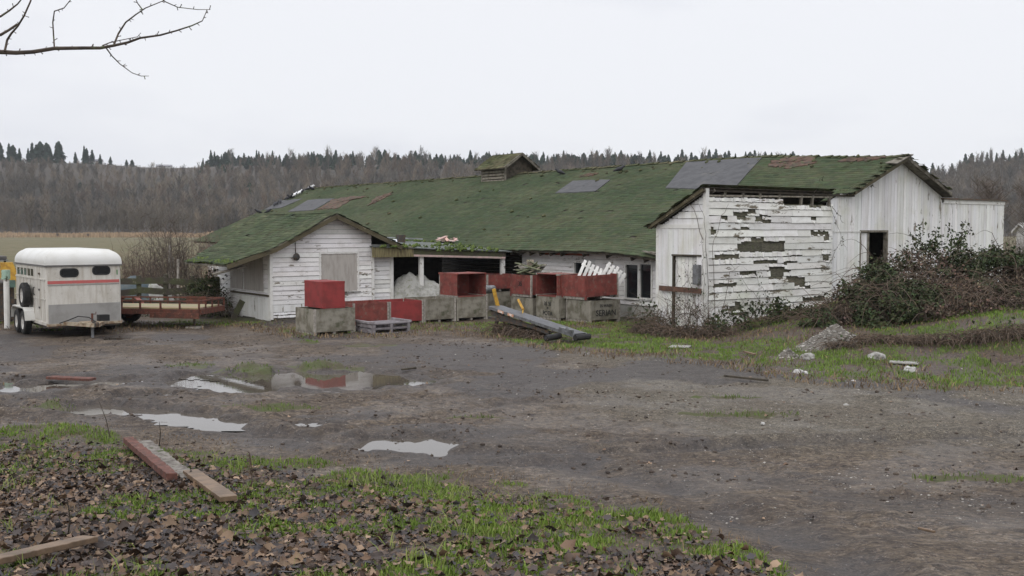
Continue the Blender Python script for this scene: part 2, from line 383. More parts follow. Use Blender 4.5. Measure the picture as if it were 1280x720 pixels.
def ground_mat():
    t = NT('mud, gravel and grass ground')
    r, g, b = t.sep(t.attr('cover'))[:3]; fl, lf = t.sep(t.attr('cover_far'))[:2]
    n1 = t.noise(.8, 9, .68); n2 = t.noise(9, 6, .65, off=2); n3 = t.noise(60, 3, .6, off=4); n4 = t.noise(3.2, 9, .75, (1, 1.6, 1), 12)
    mud = t.mix(t.rng(n1, .35, .66), (.071, .051, .034), (.130, .099, .068))
    mud = t.mix(t.math('MULTIPLY', t.rng(n2, .45, .62), .75), mud, (.062, .045, .035))
    mud = t.mix(t.math('MULTIPLY', t.rng(n4, .50, .60), .75), mud, (.040, .030, .025)); mud = t.mix(t.math('MULTIPLY', t.rng(n4, .45, .34), .5), mud, (.185, .158, .130))
    n6 = t.noise(11, 8, .8, (1, 1.3, 1), 15); mud = t.mix(t.math('MULTIPLY', t.rng(n6, .53, .60), .8), mud, (.038, .028, .021)); mud = t.mix(t.math('MULTIPLY', t.rng(n6, .46, .40), .6), mud, (.20, .166, .130))
    gr = t.mix(t.rng(n3, .4, .66), (.080, .067, .049), (.168, .148, .114))
    gr = t.mix(t.math('MULTIPLY', t.rng(n6, .52, .60), .6), gr, (.055, .046, .037))
    col = t.mix(t.math('MULTIPLY', g, t.rng(n1, .2, .6, .3, .95)), mud, gr)
    col = t.mix(t.math('MULTIPLY', b, .8), col, (.034, .027, .024))
    vor = t.n('ShaderNodeTexVoronoi'); vor.inputs['Scale'].default_value = 34; t.l(t.tc, vor.inputs['Vector'])
    peb = t.math('MULTIPLY', t.math('LESS_THAN', vor.outputs['Distance'], .22), t.rng(n2, .5, .6))
    col = t.mix(t.math('MULTIPLY', peb, .6), col, (.24, .23, .21))
    for vs_, lo_, hi_ in ((9., .84, 1.14), (27., .62, 1.36), (70., .62, 1.40)):
        vv = t.n('ShaderNodeTexVoronoi'); vv.inputs['Scale'].default_value = vs_; t.l(t.tc, vv.inputs['Vector']); rr = t.sep(vv.outputs['Color'])[0]
        kk = t.n('ShaderNodeCombineColor'); mm_ = t.rng(rr, 0., 1., lo_, hi_); [t.l(mm_, kk.inputs[i_]) for i_ in range(3)]
        col = t.mix(t.rng(n1 if vs_ < 20 else n2, .36, .58, .22, 1.), col, t.mix(1.0, col, kk.outputs[0], 'MULTIPLY'))
    litter = t.mix(t.rng(t.noise(14, 6, .7, off=6), .35, .68), (.034, .025, .019), (.125, .085, .06))
    col = t.mix(lf, col, litter)
    gcol = t.mix(t.rng(t.noise(2.2, 6, off=7), .35, .65), (.066, .080, .020), (.080, .064, .036))
    gcol = t.mix(t.math('MULTIPLY', t.rng(n3, .45, .7), .6), gcol, (.035, .040, .016))
    col = t.mix(t.rng(t.math('ADD', r, t.math('MULTIPLY', t.math('SUBTRACT', n2, .5), .9)), .3, .7), col, gcol)
    fcol = t.mix(t.rng(t.noise(.05, 6, .6, (1, 2.5, 1)), .38, .62), (.118, .100, .042), (.150, .118, .066))
    fcol = t.mix(t.rng(t.noise(.5, 8, .7), .45, .62), fcol, (.075, .080, .030))
    col = t.mix(fl, col, fcol)
    wet = t.math('MULTIPLY', t.rng(t.noise(.6, 6, .6, off=9), .42, .62), t.math('SUBTRACT', 1.0, t.math('MAXIMUM', r, fl)))
    rough = t.math('SUBTRACT', .92, t.math('MULTIPLY', t.math('MAXIMUM', t.math('MULTIPLY', wet, .40), t.math('MULTIPLY', b, .38)), 1.0))
    t.bump(t.math('ADD', t.math('MULTIPLY', n2, 1.0), t.math('MULTIPLY', n3, .5)), .75, .035)
    return t.done(col, rough, tint=False, spec=.35)
go = mesh_np('ground', np.stack([X, Y, Z], -1).reshape(-1, 3), [quads], ground_mat(), smooth=True)
tag(go, kind='structure')
for nm, chs in (('cover', (grs, grav, dark)), ('cover_far', (field, lit, lit * 0))):
    a = go.data.attributes.new(nm, 'FLOAT_COLOR', 'POINT')
    arr = np.ones((nx * ny, 4), np.float32)
    for k, c in enumerate(chs): arr[:, k] = c.ravel()
    a.data.foreach_set('color', arr.ravel())

# puddle water
wt = NT('muddy water'); 
wt.bump(wt.noise(5, 3), .04, .01)
wt.b.inputs['IOR'].default_value = 1.55
m_water = wt.done((.085, .072, .058), .03, tint=False, spec=.5)
for ip, (P, w, d) in enumerate(PUDW):
    Q = np.array(P); c = Q.mean(0); lv = float(hbase(*c)) - d * .37 + .003 * (ip % 5)
    x0, x1, y0, y1 = Q[:, 0].min() - 2.4 * w, Q[:, 0].max() + 2.4 * w, Q[:, 1].min() - 2.4 * w, Q[:, 1].max() + 2.4 * w
    qx, qy = np.arange(x0, x1, .12), np.arange(y0, y1, .12); QX, QY = np.meshgrid(qx, qy)
    inside = dist_poly(QX, QY, P) / w + 1.6 * (fbm(QX, QY, .5, 4, 77) - .5) < 1.75
    iq = np.arange(QX.size).reshape(QX.shape); keep_ = inside[:-1, :-1] & inside[1:, 1:]
    fq = np.stack([iq[:-1, :-1], iq[:-1, 1:], iq[1:, 1:], iq[1:, :-1]], -1)[keep_]
    used_, inv = np.unique(fq, return_inverse=True)
    Vq = np.stack([QX.ravel()[used_], QY.ravel()[used_], np.full(len(used_), lv)], -1)
    tag(mesh_np('puddle_water', Vq, [inv.reshape(-1, 4)], m_water), kind='structure')

# ------------------------------------------------------------------ grass, leaves, stones (stuff)
def blades(name, x, y, h, w, mat, c0, c1, lean=.5):
    n = len(x); z = ground_h(x, y) - .01
    a = rng.uniform(0, 2 * math.pi, n); la = rng.uniform(0, 2 * math.pi, n); le = rng.uniform(.1, lean, n) * h * 1.2
    dx, dy = np.cos(a) * w / 2, np.sin(a) * w / 2
    V = np.zeros((n, 5, 3))
    V[:, 0] = np.stack([x - dx, y - dy, z], -1); V[:, 1] = np.stack([x + dx, y + dy, z], -1)
    mx, my, mz = x + np.cos(la) * le * .35, y + np.sin(la) * le * .35, z + h * .6
    V[:, 2] = np.stack([mx + dx * .8, my + dy * .8, mz], -1); V[:, 3] = np.stack([mx - dx * .8, my - dy * .8, mz], -1)
    V[:, 4] = np.stack([x + np.cos(la) * le, y + np.sin(la) * le, z + h * (1 - .25 * rng.random(n))], -1)
    b = (np.arange(n) * 5)[:, None]
    t = rng.random(n)[:, None]; col = np.array(c0) * (1 - t) + np.array(c1) * t
    return mesh_np(name, V.reshape(-1, 3), [b + np.array([[0, 1, 2, 3]]), b + np.array([[3, 2, 4]])], mat, col=[col, col])
def scatter(n, x0, x1, y0, y1, keep):
    x, y = rng.uniform(x0, x1, n), rng.uniform(y0, y1, n)
    k = rng.random(n) < keep(x, y); return x[k], y[k]
fr = lambda x, y: (np.abs(x) < y * .53 + 2.2)
x, y = scatter(400000, -11, 8, 5.4, 17.5, lambda x, y: fr(x, y) * grass_mask(x, y) ** 1.5 * (fg_edge(x) - y > -.9) * (.35 + .65 * S((13 - y) / 6)))
hh = rng.uniform(.035, .085, len(x)) * (.6 + .9 * fbm(x, y, 1.0, 2, 91))
hh = hh * (.45 + .75 * grass_mask(x, y)) * (1 - .35 * rng.random(len(x)))
tag(blades('bank_grass', x, y, hh, rng.uniform(.006, .011, len(x)) * (.7 + y / 14), m_grass, (.72, .82, .55), (1.35, 1.18, 1.2)), kind='stuff')
x, y = scatter(70000, -9.5, 7, 6.2, 17.5, lambda x, y: fr(x, y) * (fg_edge(x) - y > -.6) * S((fbm(x, y, .5, 3, 58) - .4) / .2) * .8)
tag(blades('dead_grass', x, y, rng.uniform(.02, .07, len(x)), rng.uniform(.005, .009, len(x)), m_straw, (.5, .5, .5), (1.3, 1.25, 1.2), 1.3), kind='stuff')
x, y = scatter(110000, -17, 18, 17, 33.5, lambda x, y: fr(x, y) * (y - bk_edge(x) > -.5) * (.12 + .5 * S((fbm(x, y, 1.0, 3, 59) - .45) / .15)) * (1 - .6 * grass_mask(x, y)))
tag(blades('dead_verge_grass', x, y, rng.uniform(.03, .16, len(x)), rng.uniform(.012, .024, len(x)), m_straw, (.45, .45, .45), (1.2, 1.15, 1.1), 1.2), kind='stuff')
x, y = scatter(300000, -17, 18, 17, 33.5, lambda x, y: fr(x, y) * grass_mask(x, y) ** 1.3 * (y - bk_edge(x) > -1.2))
hh = rng.uniform(.03, .11, len(x)) * (.3 + 1.3 * fbm(x, y, 1.2, 3, 92))
tag(blades('verge_grass', x, y, hh, rng.uniform(.010, .020, len(x)), m_grass, (.78, .90, .6), (1.35, 1.25, 1.3)), kind='stuff')
x, y = scatter(60000, -12, 12, 10, 25, lambda x, y: np.max([np.hypot((x - p.x) / a, (y - p.y) / b) < .95 for p, a, b in ISL], axis=0))
tag(blades('patch_grass', x, y, rng.uniform(.03, .10, len(x)), rng.uniform(.010, .018, len(x)), m_grass, (.6, .62, .7), (1.0, .9, 1.1)), kind='stuff')
x, y = scatter(26000, -9, 6, 6.2, 14, lambda x, y: fr(x, y) * S((fbm(x, y, .55, 3, 95) - .66) / .06) * (fg_edge(x) - y > .4))
tag(blades('tussock_grass', x, y, rng.uniform(.08, .2, len(x)), rng.uniform(.006, .012, len(x)), m_grass, (.9, .8, .8), (1.7, 1.25, 1.9), 1.1), kind='stuff')

def leaves(name, x, y, size, flat=.5):
    n = len(x); K = 10
    a0 = rng.uniform(0, 6.28, n); ang = np.arange(K) / K * 2 * np.pi
    rad = np.array([1.0, .72, .9, .66, .78, .5, .78, .66, .9, .72]); rad = rad * rng.uniform(.75, 1.15, (n, K))
    lx, ly = rad * np.cos(ang), rad * np.sin(ang) * rng.uniform(.5, 1, (n, 1))
    curl = rng.uniform(-.2, 1.5, (n, 1)); tw = rng.uniform(-.8, .8, (n, 1))
    lz = curl * (ly ** 2) * .9 + rng.uniform(0, .6, (n, 1)) * lx ** 2 * .5 + tw * lx * ly + rng.uniform(-.12, .12, (n, K))
    P = np.zeros((n, K + 1, 3)); P[:, 1:] = np.stack([lx, ly, lz], -1)
    P[:, 0, 2] = rng.uniform(-.1, .15, n)
    P *= size[:, None, None]
    tilt = rng.normal(0, flat, n); ct, st = np.cos(tilt)[:, None], np.sin(tilt)[:, None]
    yy = P[..., 1] * ct - P[..., 2] * st; zz = P[..., 1] * st + P[..., 2] * ct
    ca, sa = np.cos(a0)[:, None], np.sin(a0)[:, None]
    XX = P[..., 0] * ca - yy * sa + x[:, None]; YY = P[..., 0] * sa + yy * ca + y[:, None]
    ZZ = zz + (ground_h(x, y) + rng.uniform(.005, .04, n))[:, None] + np.abs(np.sin(tilt))[:, None] * size[:, None] * .5
    pal = np.array([(.045, .036, .033), (.065, .05, .044), (.10, .067, .048), (.14, .085, .052), (.19, .125, .075), (.27, .185, .12), (.05, .045, .047), (.085, .06, .046)])
    c = .82 * pal[rng.choice(len(pal), n, p=[.12, .16, .18, .17, .13, .07, .08, .09])] * rng.uniform(.85, 1.6, (n, 1))
    b = (np.arange(n) * (K + 1))[:, None, None]
    tri = np.array([[0, 1 + k, 1 + (k + 1) % K] for k in range(K)])[None]
    f = (b + tri).reshape(-1, 3)
    return mesh_np(name, np.stack([XX, YY, ZZ], -1).reshape(-1, 3), [f], m_leaf, col=[np.repeat(c, K, 0)], smooth=True)
def leafkeep(x, y):
    d = fg_edge(x) - y; n = fbm(x, y, .7, 3, 45)
    left = S((2.2 - x) / 5)
    return fr(x, y) * (1 - .62 * grass_mask(x, y)) * S((d - .3) / 2.2) * (.08 + .92 * S((n - .40 + .25 * left) / .12)) * (.3 + .7 * S((d - 1.0 + 1.2 * left) / 2))
x, y = scatter(125000, -11, 7, 5.2, 16.5, leafkeep)
tag(leaves('fallen_leaves', x, y, rng.uniform(.017, .050, len(x)) * (1 + .6 * (rng.random(len(x)) < .10))), kind='stuff')
x, y = scatter(1500, -9, 12, 9, 24, lambda x, y: fr(x, y) * .35 * (y > fg_edge(x)))
tag(leaves('scattered_leaf_litter', x, y, rng.uniform(.02, .045, len(x)), .25), kind='stuff')

def stones(name, x, y, z, s, mat, flat=.6):
    n = len(x); ico = bmesh.new(); bmesh.ops.create_icosphere(ico, subdivisions=1, radius=1)
    v = np.array([q.co[:] for q in ico.verts]); f = np.array([[q.index for q in p.verts] for p in ico.faces]); ico.free()
    P = v[None] * rng.uniform(.7, 1.3, (n, len(v), 1)); P[..., 2] *= flat; P = P * s[:, None, None] * rng.uniform(.7, 1.3, (n, 1, 3))
    P[..., 0] += x[:, None]; P[..., 1] += y[:, None]; P[..., 2] += z[:, None]
    fc = (np.arange(n) * len(v))[:, None, None] + f[None]
    col = np.repeat(rng.uniform(.45, 1.5, (n, 1)) * np.array([[1, .97, .93]]), len(f), 0)
    return mesh_np(name, P.reshape(-1, 3), [fc.reshape(-1, 3)], mat, col=[col])
x, y = scatter(90000, -8, 14, 9, 25, lambda x, y: fr(x, y) * (.04 + .5 * S((x + 1.5) / 5) * S((fbm(x, y, 1.1, 3, 33) - .42) / .2)) * (y > fg_edge(x)) * (grass_mask(x, y) < .4))
s = .004 + .014 * rng.random(len(x)) ** 5
k = rng.random(len(x)) < .6; x, y, s = x[k], y[k], s[k]
tag(stones('gravel_stones', x, y, ground_h(x, y) + s * .1, s, m_stonep), kind='stuff')

x, y = scatter(42000, -13, 16, 10, 30, lambda x, y: fr(x, y) * (y > fg_edge(x) - .6) * (y < bk_edge(x) + 2) * (.03 + .9 * S((fbm(x, y, .8, 4, 43) - .54) / .12)) * (grass_mask(x, y) < .5))
s = .006 + .034 * rng.random(len(x)) ** 4
tag(stones('mud_clods', x, y, ground_h(x, y) + s * .05, s, m_clod, .7), kind='stuff')
# ------------------------------------------------------------------ buildings: one frame turned 36.87 degrees
OX, OY = 13.4, 35.6; RX, RY = .8, .6; AX, AY = -.6, .8; RZ = math.atan2(.6, .8)
class Fr:
    def __init__(s, x, y): s.x, s.y = x, y
    def w(s, x, y, z=0.): return Vector((s.x + RX * x + AX * y, s.y + RY * x + AY * y, z))
    def Y(s, x, y): return s.y + RY * x + AY * y
    def bx(s, px, y, py=310):      # local x where the column px meets the plane local y
        u = ray(px, py)[0]; return (u * (s.y + AY * y) - s.x - AX * y) / (RX - u * RY)
    def by(s, px, x, py=310):
        u = ray(px, py)[0]; return (u * (s.y + RY * x) - s.x - RX * x) / (AX - u * AY)
    def bz(s, px, py, x, y): return CH + ray(px, py)[1] * s.Y(x, y)
BF = Fr(OX, OY)

def runs(mask):
    r = []; st = None
    for i, m in enumerate(mask):
        if m and st is None: st = i
        if not m and st is not None: r.append((st, i)); st = None
    if st is not None: r.append((st, len(mask)))
    return r
def siding(mb, O3, U, N, u0, u1, z0, z1, bh, top=None, holes=(), seg=(1.6, 3.6), step=.04, wob=.004, proud=.030, gap=.010, tintr=.08, ragged=.0):
    """lapped horizontal boards on the plane through O3 with along-axis U and outward normal N"""
    O3, U, N = Vector(O3), Vector(U), Vector(N); n = int((u1 - u0) / step); us = [u0 + (i + .5) * step for i in range(n)]
    z = z0; row = 0
    if ragged: ua_ = np.array(us); jc = [vn(ua_ * 11., ua_ * 0 + c * 7., 5) - .5 for (_, _, c, d) in holes]; jd = [vn(ua_ * 9. + 3, ua_ * 0 + d * 7., 6) - .5 for (_, _, c, d) in holes]
    while z < z1 - .02:
        zb, zt = z, min(z + bh, z1); zm = (zb + zt) / 2
        rngs = []
        er = [(.22 * random.random() - .06, .08 - .25 * random.random()) for _ in holes] if ragged else None
        for iu, u in enumerate(us):
            lo, hi = zb + gap, zt
            if top is not None: hi = min(hi, top(u))
            for ih_, (a, b, c, d) in enumerate(holes):
                if ragged:
                    a, b, c, d = a + er[ih_][0], b + er[ih_][1], c + ragged * jc[ih_][iu], (d + ragged * jd[ih_][iu] if d < 5 else d)
                if a <= u <= b and c < hi and d > lo:
                    if c - lo >= hi - d: hi = c
                    else: lo = d
            rngs.append((lo, hi) if hi - lo > .02 else None)
        i = 0; nxt = random.uniform(*seg) * random.random()
        while i < n:
            if rngs[i] is None: i += 1; continue
            k = i
            full = rngs[i][1] - rngs[i][0] > bh * .93
            lim = i + max(1, int((random.uniform(*seg) if full else random.uniform(.06, .22)) / step))
            while k < n and k < lim and rngs[k] is not None and (abs(rngs[k][0] - rngs[i][0]) < .03 and abs(rngs[k][1] - rngs[i][1]) < .03): k += 1
            lo, hi = rngs[i]
            if not full: lo += random.uniform(0, .012); hi -= random.uniform(0, .02)
            ua, ub = u0 + i * step, u0 + k * step - (.004 if k < n else 0)
            s0, s1 = random.uniform(-wob, wob), random.uniform(-wob, wob); p = proud * j(.3); t = j(tintr)
            vs = [O3 + U * uu + N * nn + Vector((0, 0, zz + s)) for uu, s in ((ua, s0), (ub, s1)) for zz, nn in ((lo, 0), (lo, p), (hi, p * .3), (hi, 0))]
            if hi - lo > .015:
                mb.add(vs, [(0, 1, 2, 3), (7, 6, 5, 4), (1, 5, 6, 2), (0, 4, 5, 1), (2, 6, 7, 3), (3, 7, 4, 0)], (t, t * j(.015), t * j(.025)))
            i = k
        z += bh; row += 1
def vboards(mb, O3, U, N, u0, u1, z0, top, bw, holes=(), th=.022, joint=None, tintr=.09, batten=False):
    O3, U, N = Vector(O3), Vector(U), Vector(N); u = u0
    def slab(a, b, lo, ha, hb, p0, p1, t):
        vs = [O3 + U * uu + N * nn + Vector((0, 0, zz)) for uu, zh in ((a, ha), (b, hb)) for zz, nn in ((lo, p0), (lo, p1), (zh, p1), (zh, p0))]
        mb.add(vs, [(0, 1, 2, 3), (7, 6, 5, 4), (1, 5, 6, 2), (0, 4, 5, 1), (2, 6, 7, 3), (3, 7, 4, 0)], (t, t * j(.015), t * j(.02)))
    while u < u1 - .02:
        w = min(bw * j(.12), u1 - u); a, b = u + .005, u + w - .005; m = (a + b) / 2
        segs = [(z0 + random.uniform(-.03, .03), None)]
        for (ha, hb, hc, hd) in holes:
            if ha < m < hb:
                new = []
                for lo, hi in segs:
                    top_here = top(m) if hi is None else hi
                    if hc > lo + .05: new.append((lo, hc))
                    if hd < top_here - .05: new.append((hd, hi))
                segs = new
        for lo, hi in segs:
            if joint and hi is None and lo < joint < top(m) - .2:
                t = j(tintr); slab(a, b, lo, joint - .006, joint - .006, .0, th * j(.25), t); lo = joint + .006
            t = j(tintr); ha, hb = (top(a), top(b)) if hi is None else (hi, hi)
            slab(a, b, lo, ha, hb, 0, th * j(.25), t)
        if batten:
            t = j(tintr)
            for lo, hi in segs: slab(b - .02, b + .025, lo, (top(b) if hi is None else hi) - .01, (top(b) if hi is None else hi) - .01, th, th + .014, t)
        u += w
def shingles(name, parent, mat, surf, s0, s1, t0, t1, course=.16, width=.24, lift=.010, miss=.004, sf=None, rag=.1, tint=.085):
    """surf(s,t)->(x,y,z) arrays, t runs from the eave (t0) up to the ridge (t1); rows overlap like laid shingles"""
    nc = int(math.ceil((t1 - t0) / course)); V = []; cc = []
    for c in range(nc):
        ta, tb = t0 + c * course, min(t0 + (c + 1.25) * course, t1 + .02)
        a, b = (s0, s1) if sf is None else sf((ta + tb) / 2)
        e = np.arange(a - width * rng.random(), b, width); e = e + rng.uniform(-.04, .04, len(e)); e = np.append(np.clip(e, a, b), b)
        e[0] += rng.uniform(-rag, rag); e[-1] += rng.uniform(-rag, rag)
        l, r = e[:-1], e[1:] - .004; k = (r - l > .02) & (rng.random(len(l)) > miss); l, r = l[k], r[k]; n = len(l)
        if not n: continue
        dt = rng.normal(0, .010, n) - (rng.random(n) ** 6) * .05 * (c == 0); up = lift * rng.uniform(.6, 1.7, n) + .012
        p = [surf(l, ta + dt), surf(r, ta + dt + rng.normal(0, .004, n)), surf(r, np.full(n, tb)), surf(l, np.full(n, tb))]
        q = np.stack([np.stack(k_, -1) for k_ in p], 1)
        q[:, 0, 2] += up; q[:, 1, 2] += up; q[:, 2:, 2] += .006
        lo = q[:, :2].copy(); lo[..., 2] -= up[:, None] * .9
        V.append(np.concatenate([q, lo], 1))
        cc.append(np.clip(rng.normal(1, tint, (n, 1)), .5, 1.6) * rng.uniform(.94, 1.06, (n, 3)))
    V = np.concatenate(V); cc = np.concatenate(cc); n = len(V); b = (np.arange(n) * 6)[:, None]
    return mesh_np(name, V.reshape(-1, 3), [np.concatenate([b + np.array([[0, 1, 2, 3]]), b + np.array([[4, 5, 1, 0]])])], mat, parent, col=[cc, cc * .8])

# ================================================================== main barn
barn = thing('barn', 'long white barn with mossy green roof, roof vent house and tall board gable', 'barn', (OX, OY, 0), RZ)
SL = .43
def zr(y): return 5.5 + .33 * S(np.asarray(y, float) / 7)
def sag(x, y): return -.05 * np.sin(np.asarray(y) * .45) * S((np.abs(x) - .5) / 4) * S((8.4 - np.abs(x)) / 3) + .04 * (fbm(np.asarray(x) + 40, np.asarray(y) + 40, 3, 2, 8) - .5)
def zroof(x, y): return zr(y) - SL * np.abs(x) + sag(x, y)
def roof_hit(px, py):
    u, v = ray(px, py); D = 28.
    def f(D):
        X, Yw = u * D - OX, D - OY; x = RX * X + RY * Yw; y = AX * X + AY * Yw
        return CH + v * D - float(zr(y) - SL * abs(x)), x, y
    while D < 95 and f(D)[0] > 0: D += .2
    lo, hi = D - .2, D
    for _ in range(20):
        m = (lo + hi) / 2
        if f(m)[0] > 0: lo = m
        else: hi = m
    return f(hi)[1], f(hi)[2]
EV = -8.35
leftsurf = lambda s, t: (t - 8.35, s, zroof(t - 8.35, s))
roof = shingles('roof', barn, m_shingle, leftsurf, -.15, 45.6, 0, 8.35, rag=.12, sf=lambda t: (-.12 if t > 5.35 else .55, 45.6))
deck = MB()                                # boards under the shingles, both slopes
ysteps = [-.1] + [1.5 * i for i in range(1, 31)] + [45.4]
xs_ = [EV + .06, -6, -4, -3, 0]
vs = []; 
for y_ in ysteps:
    for x_ in xs_ : vs.append((x_, max(y_, .6 if x_ < -2.99 else -9), float(zroof(x_, y_)) - .012))
    for x_ in xs_ : vs.append((x_, max(y_, .6 if x_ < -2.99 else -9), float(zroof(x_, y_)) - .11))
nX = len(xs_); fs = []
for i in range(len(ysteps) - 1):
    for k in range(nX - 1):
        a = i * 2 * nX + k; b = (i + 1) * 2 * nX + k
        fs += [(a, a + 1, b + 1, b), (a + nX, b + nX, b + nX + 1, a + nX + 1)]
    a = i * 2 * nX; b = (i + 1) * 2 * nX; fs.append((a, b, b + nX, a + nX))
for i in (0, len(ysteps) - 1):
    for k in range(nX - 1):
        a = i * 2 * nX + k; fs.append((a, a + nX, a + nX + 1, a + 1))
deck.add(vs, fs); deck.build('roof_deck', m_darkwood, barn)
shingles('rear_roof', barn, m_shingle_rough, lambda s, t: (2.8 - t, s, zr(s) - .44 * (2.8 - t) + .03 * np.sin(s)), -.15, 45.4, 0, 2.8, rag=.15)
dk = MB(); dk.add([(0, -.1, 5.44), (2.8, -.1, 4.21), (2.8, 45.3, 4.53), (0, 45.3, 5.77), (0, -.1, 5.38), (2.8, -.1, 4.15), (2.8, 45.3, 4.45), (0, 45.3, 5.71)], BOXF); dk.build('rear_roof_deck', m_darkwood, barn)
def roof_patch(name, pts, mat, lift=.05, label=None, wob=0, n=10, parent=roof, courses=0):
    """irregular sheet that follows the roof, from picture points mapped onto the slope"""
    P = [roof_hit(*p) for p in pts]; P = [Vector((a, b)) for a, b in P]
    ring = []
    for i in range(len(P)):
        a, b = P[i], P[(i + 1) % len(P)]
        for k in range(n):
            q = a.lerp(b, k / n); ring.append(q + Vector((random.uniform(-wob, wob), random.uniform(-wob, wob))) * 1.0)
    c = sum(ring, Vector((0, 0))) / len(ring)
    V = []; R = 6
    for r in range(R + 1):
        for q in ring:
            w = c.lerp(q, r / R); V.append((w.x, w.y, float(zroof(w.x, w.y)) + lift + random.uniform(-.006, .006) * (1 if wob == 0 else 3)))
    m = len(ring); f = [(r * m + k, r * m + (k + 1) % m, (r + 1) * m + (k + 1) % m, (r + 1) * m + k) for r in range(R) for k in range(m)]
    V += [(v[0], v[1], v[2] - lift - .02) for v in V[-m:]]
    f += [((R) * m + k, R * m + (k + 1) % m, (R + 1) * m + (k + 1) % m, (R + 1) * m + k) for k in range(m)]
    b = MB(); b.add(V, f)
    return b.build(name, mat, parent, label=label)
roof_patch('tar_paper_patch', [(694, 242), (744, 241), (763, 226), (716, 227)], m_tarpaper, label='small grey tar paper patch below the ridge')
roof_patch('tar_paper_patch', [(832, 237), (914, 240), (952, 198.5), (858, 204.3)], m_tarpaper, label='large grey tar paper patch reaching the ridge')
roof_patch('tar_paper_patch', [(360, 266), (392, 264), (418, 249), (385, 251)], m_tarpaper)
roof_patch('tar_paper_patch', [(330, 262), (352, 260), (378, 249), (352, 251)], m_tarpaper)
roof_patch('bare_patch', [(398, 263), (420, 262), (440, 250), (457, 247), (440, 246), (415, 251)], m_bald, .055, wob=.12)
roof_patch('bare_patch', [(459, 257), (472, 252), (488, 244), (489, 241), (470, 247)], m_bald, .055, wob=.1)
roof_patch('bare_patch', [(288, 287), (305, 280), (322, 273), (318, 271), (300, 278)], m_bald, .055, wob=.15)
roof_patch('bare_patch', [(962, 208), (985, 211), (1016, 206), (1020, 198), (990, 198), (965, 202)], m_bald, .055, wob=.12)
roof_patch('bare_patch', [(1050, 203), (1080, 202), (1108, 198), (1090, 198), (1060, 200)], m_bald, .055, wob=.1)
roof_patch('bare_patch', [(725, 222), (742, 220), (748, 217), (732, 218)], m_bald, .05, wob=.08)
mo = MB()                                   # ridge litter: lifted shingles and moss lumps
for k in range(120):
    y_ = random.uniform(0, 45); x_ = -abs(random.gauss(0, .7)) if random.random() < .6 else random.uniform(EV, 0)
    s_ = random.uniform(.04, .13); z_ = float(zroof(x_, y_)) + .03
    mo.tube([(x_ - s_, y_, z_), (x_, y_ + random.uniform(-.05, .05), z_ + s_ * .35), (x_ + s_, y_ + .03, z_)], [s_ * .3, s_ * .5, s_ * .25], 5, j(.3))
mo.build('moss_lump', m_shingle_rough, barn)['kind'] = 'stuff'
rc = MB()
for k in range(150):
    y_ = -.12 + k * .305
    zz = float(zr(y_)) + .035 + random.uniform(-.008, .03)
    t = j(.25); rc.add([(-.16, y_, zz - .06), (0, y_, zz + .02), (.16, y_, zz - .06), (.16, y_ + .31, zz - .075), (0, y_ + .31, zz), (-.16, y_ + .31, zz - .075)], [(0, 1, 4, 5), (1, 2, 3, 4)], t)
rc.build('ridge_cap', m_shingle_rough, barn)

# --- long side wall under the eave
WX = -7.7
wf = lambda px: BF.by(px, WX)
wall = MB()
def wz(px, py): return BF.bz(px, py, WX, wf(px))
holes = []
WINS = [(783, 798.5, 330, 372), (801, 815, 330, 372), (719, 736, 328, 360)]
for a, b, t_, d_ in WINS: holes.append((wf(b), wf(a), wz(a, d_), wz(a, t_)))
siding(wall, (WX, 0, 0), (0, 1, 0), (-1, 0, 0), 1.9, 11.42, .45, 2.42, .15, holes=holes, wob=.003)
w2_ = MB(); siding(w2_, (WX, 0, 0), (0, 1, 0), (-1, 0, 0), 18.5, 44.5, .45, 2.42, .15, wob=.003); w2_.build('side_wall', m_paint, barn)
inw = MB(); siding(inw, (WX, 0, 0), (0, 1, 0), (-1, 0, 0), 11.44, 18.48, .45, 2.42, .15, wob=.003, tintr=.2); inw.build('bay_wall', m_void, barn)  # dull dark siding, with the shade under the deep roof painted into its colour
side = wall.build('side_wall', m_paint, barn)
b = MB(); b.box(WX + .004, WX + .12, 1.9, 44.5, 0, .46); b.build('foundation', M('old whitewashed concrete', (.42, .41, .38), (.3, .29, .26), 4, bump=.3, c3=(.12, .13, .08), s3=2), barn)
for i, (ua, ub, za, zb) in enumerate(holes):
    f = MB(); t = .055
    f.box(WX - .045, WX + .03, ua - t, ua + .004, za - t, zb + t); f.box(WX - .045, WX + .03, ub - .004, ub + t, za - t, zb + t)
    f.box(WX - .044, WX + .029, ua, ub, zb - .004, zb + t); f.box(WX - .06, WX + .029, ua - t, ub + t, za - t, za + .004)
    if i > 8: f.box(WX - .02, WX + .02, ua, ub, (za * .45 + zb * .55) - .018, (za * .45 + zb * .55) + .018); f.box(WX - .018, WX + .018, ua + (ub - ua) * .3, ua + (ub - ua) * .3 + .03, za, zb)
    fo = f.build('window', m_trim, barn)
    g = MB(); g.box(WX + .032, WX + .045, ua - .03, ub + .03, za - .03, zb + .03); g.build('pane', m_pane, fo)
for k in range(24):
    y_ = 2.3 + k * .61
    if 5.2 < y_ < 7.9 and k % 2: continue
    r = MB(); za = float(zroof(EV + .1, y_)) - .19
    r.beam((EV + .08, y_, za), (WX + .3, y_, za + SL * .73), .05, .13); r.build('rafter_tail', m_darkwood, barn)
sb = MB(); ya, yb_ = wf(738), wf(683); sb.box(WX - .09, WX - .062, ya, yb_, wz(710, 319), wz(710, 313.5)); sb.build('eave_board', M('flaking red orange paint', (.42, .09, .055), (.2, .12, .08), 9, st=(1, .4, 3), bump=.3), barn)
fb = MB()
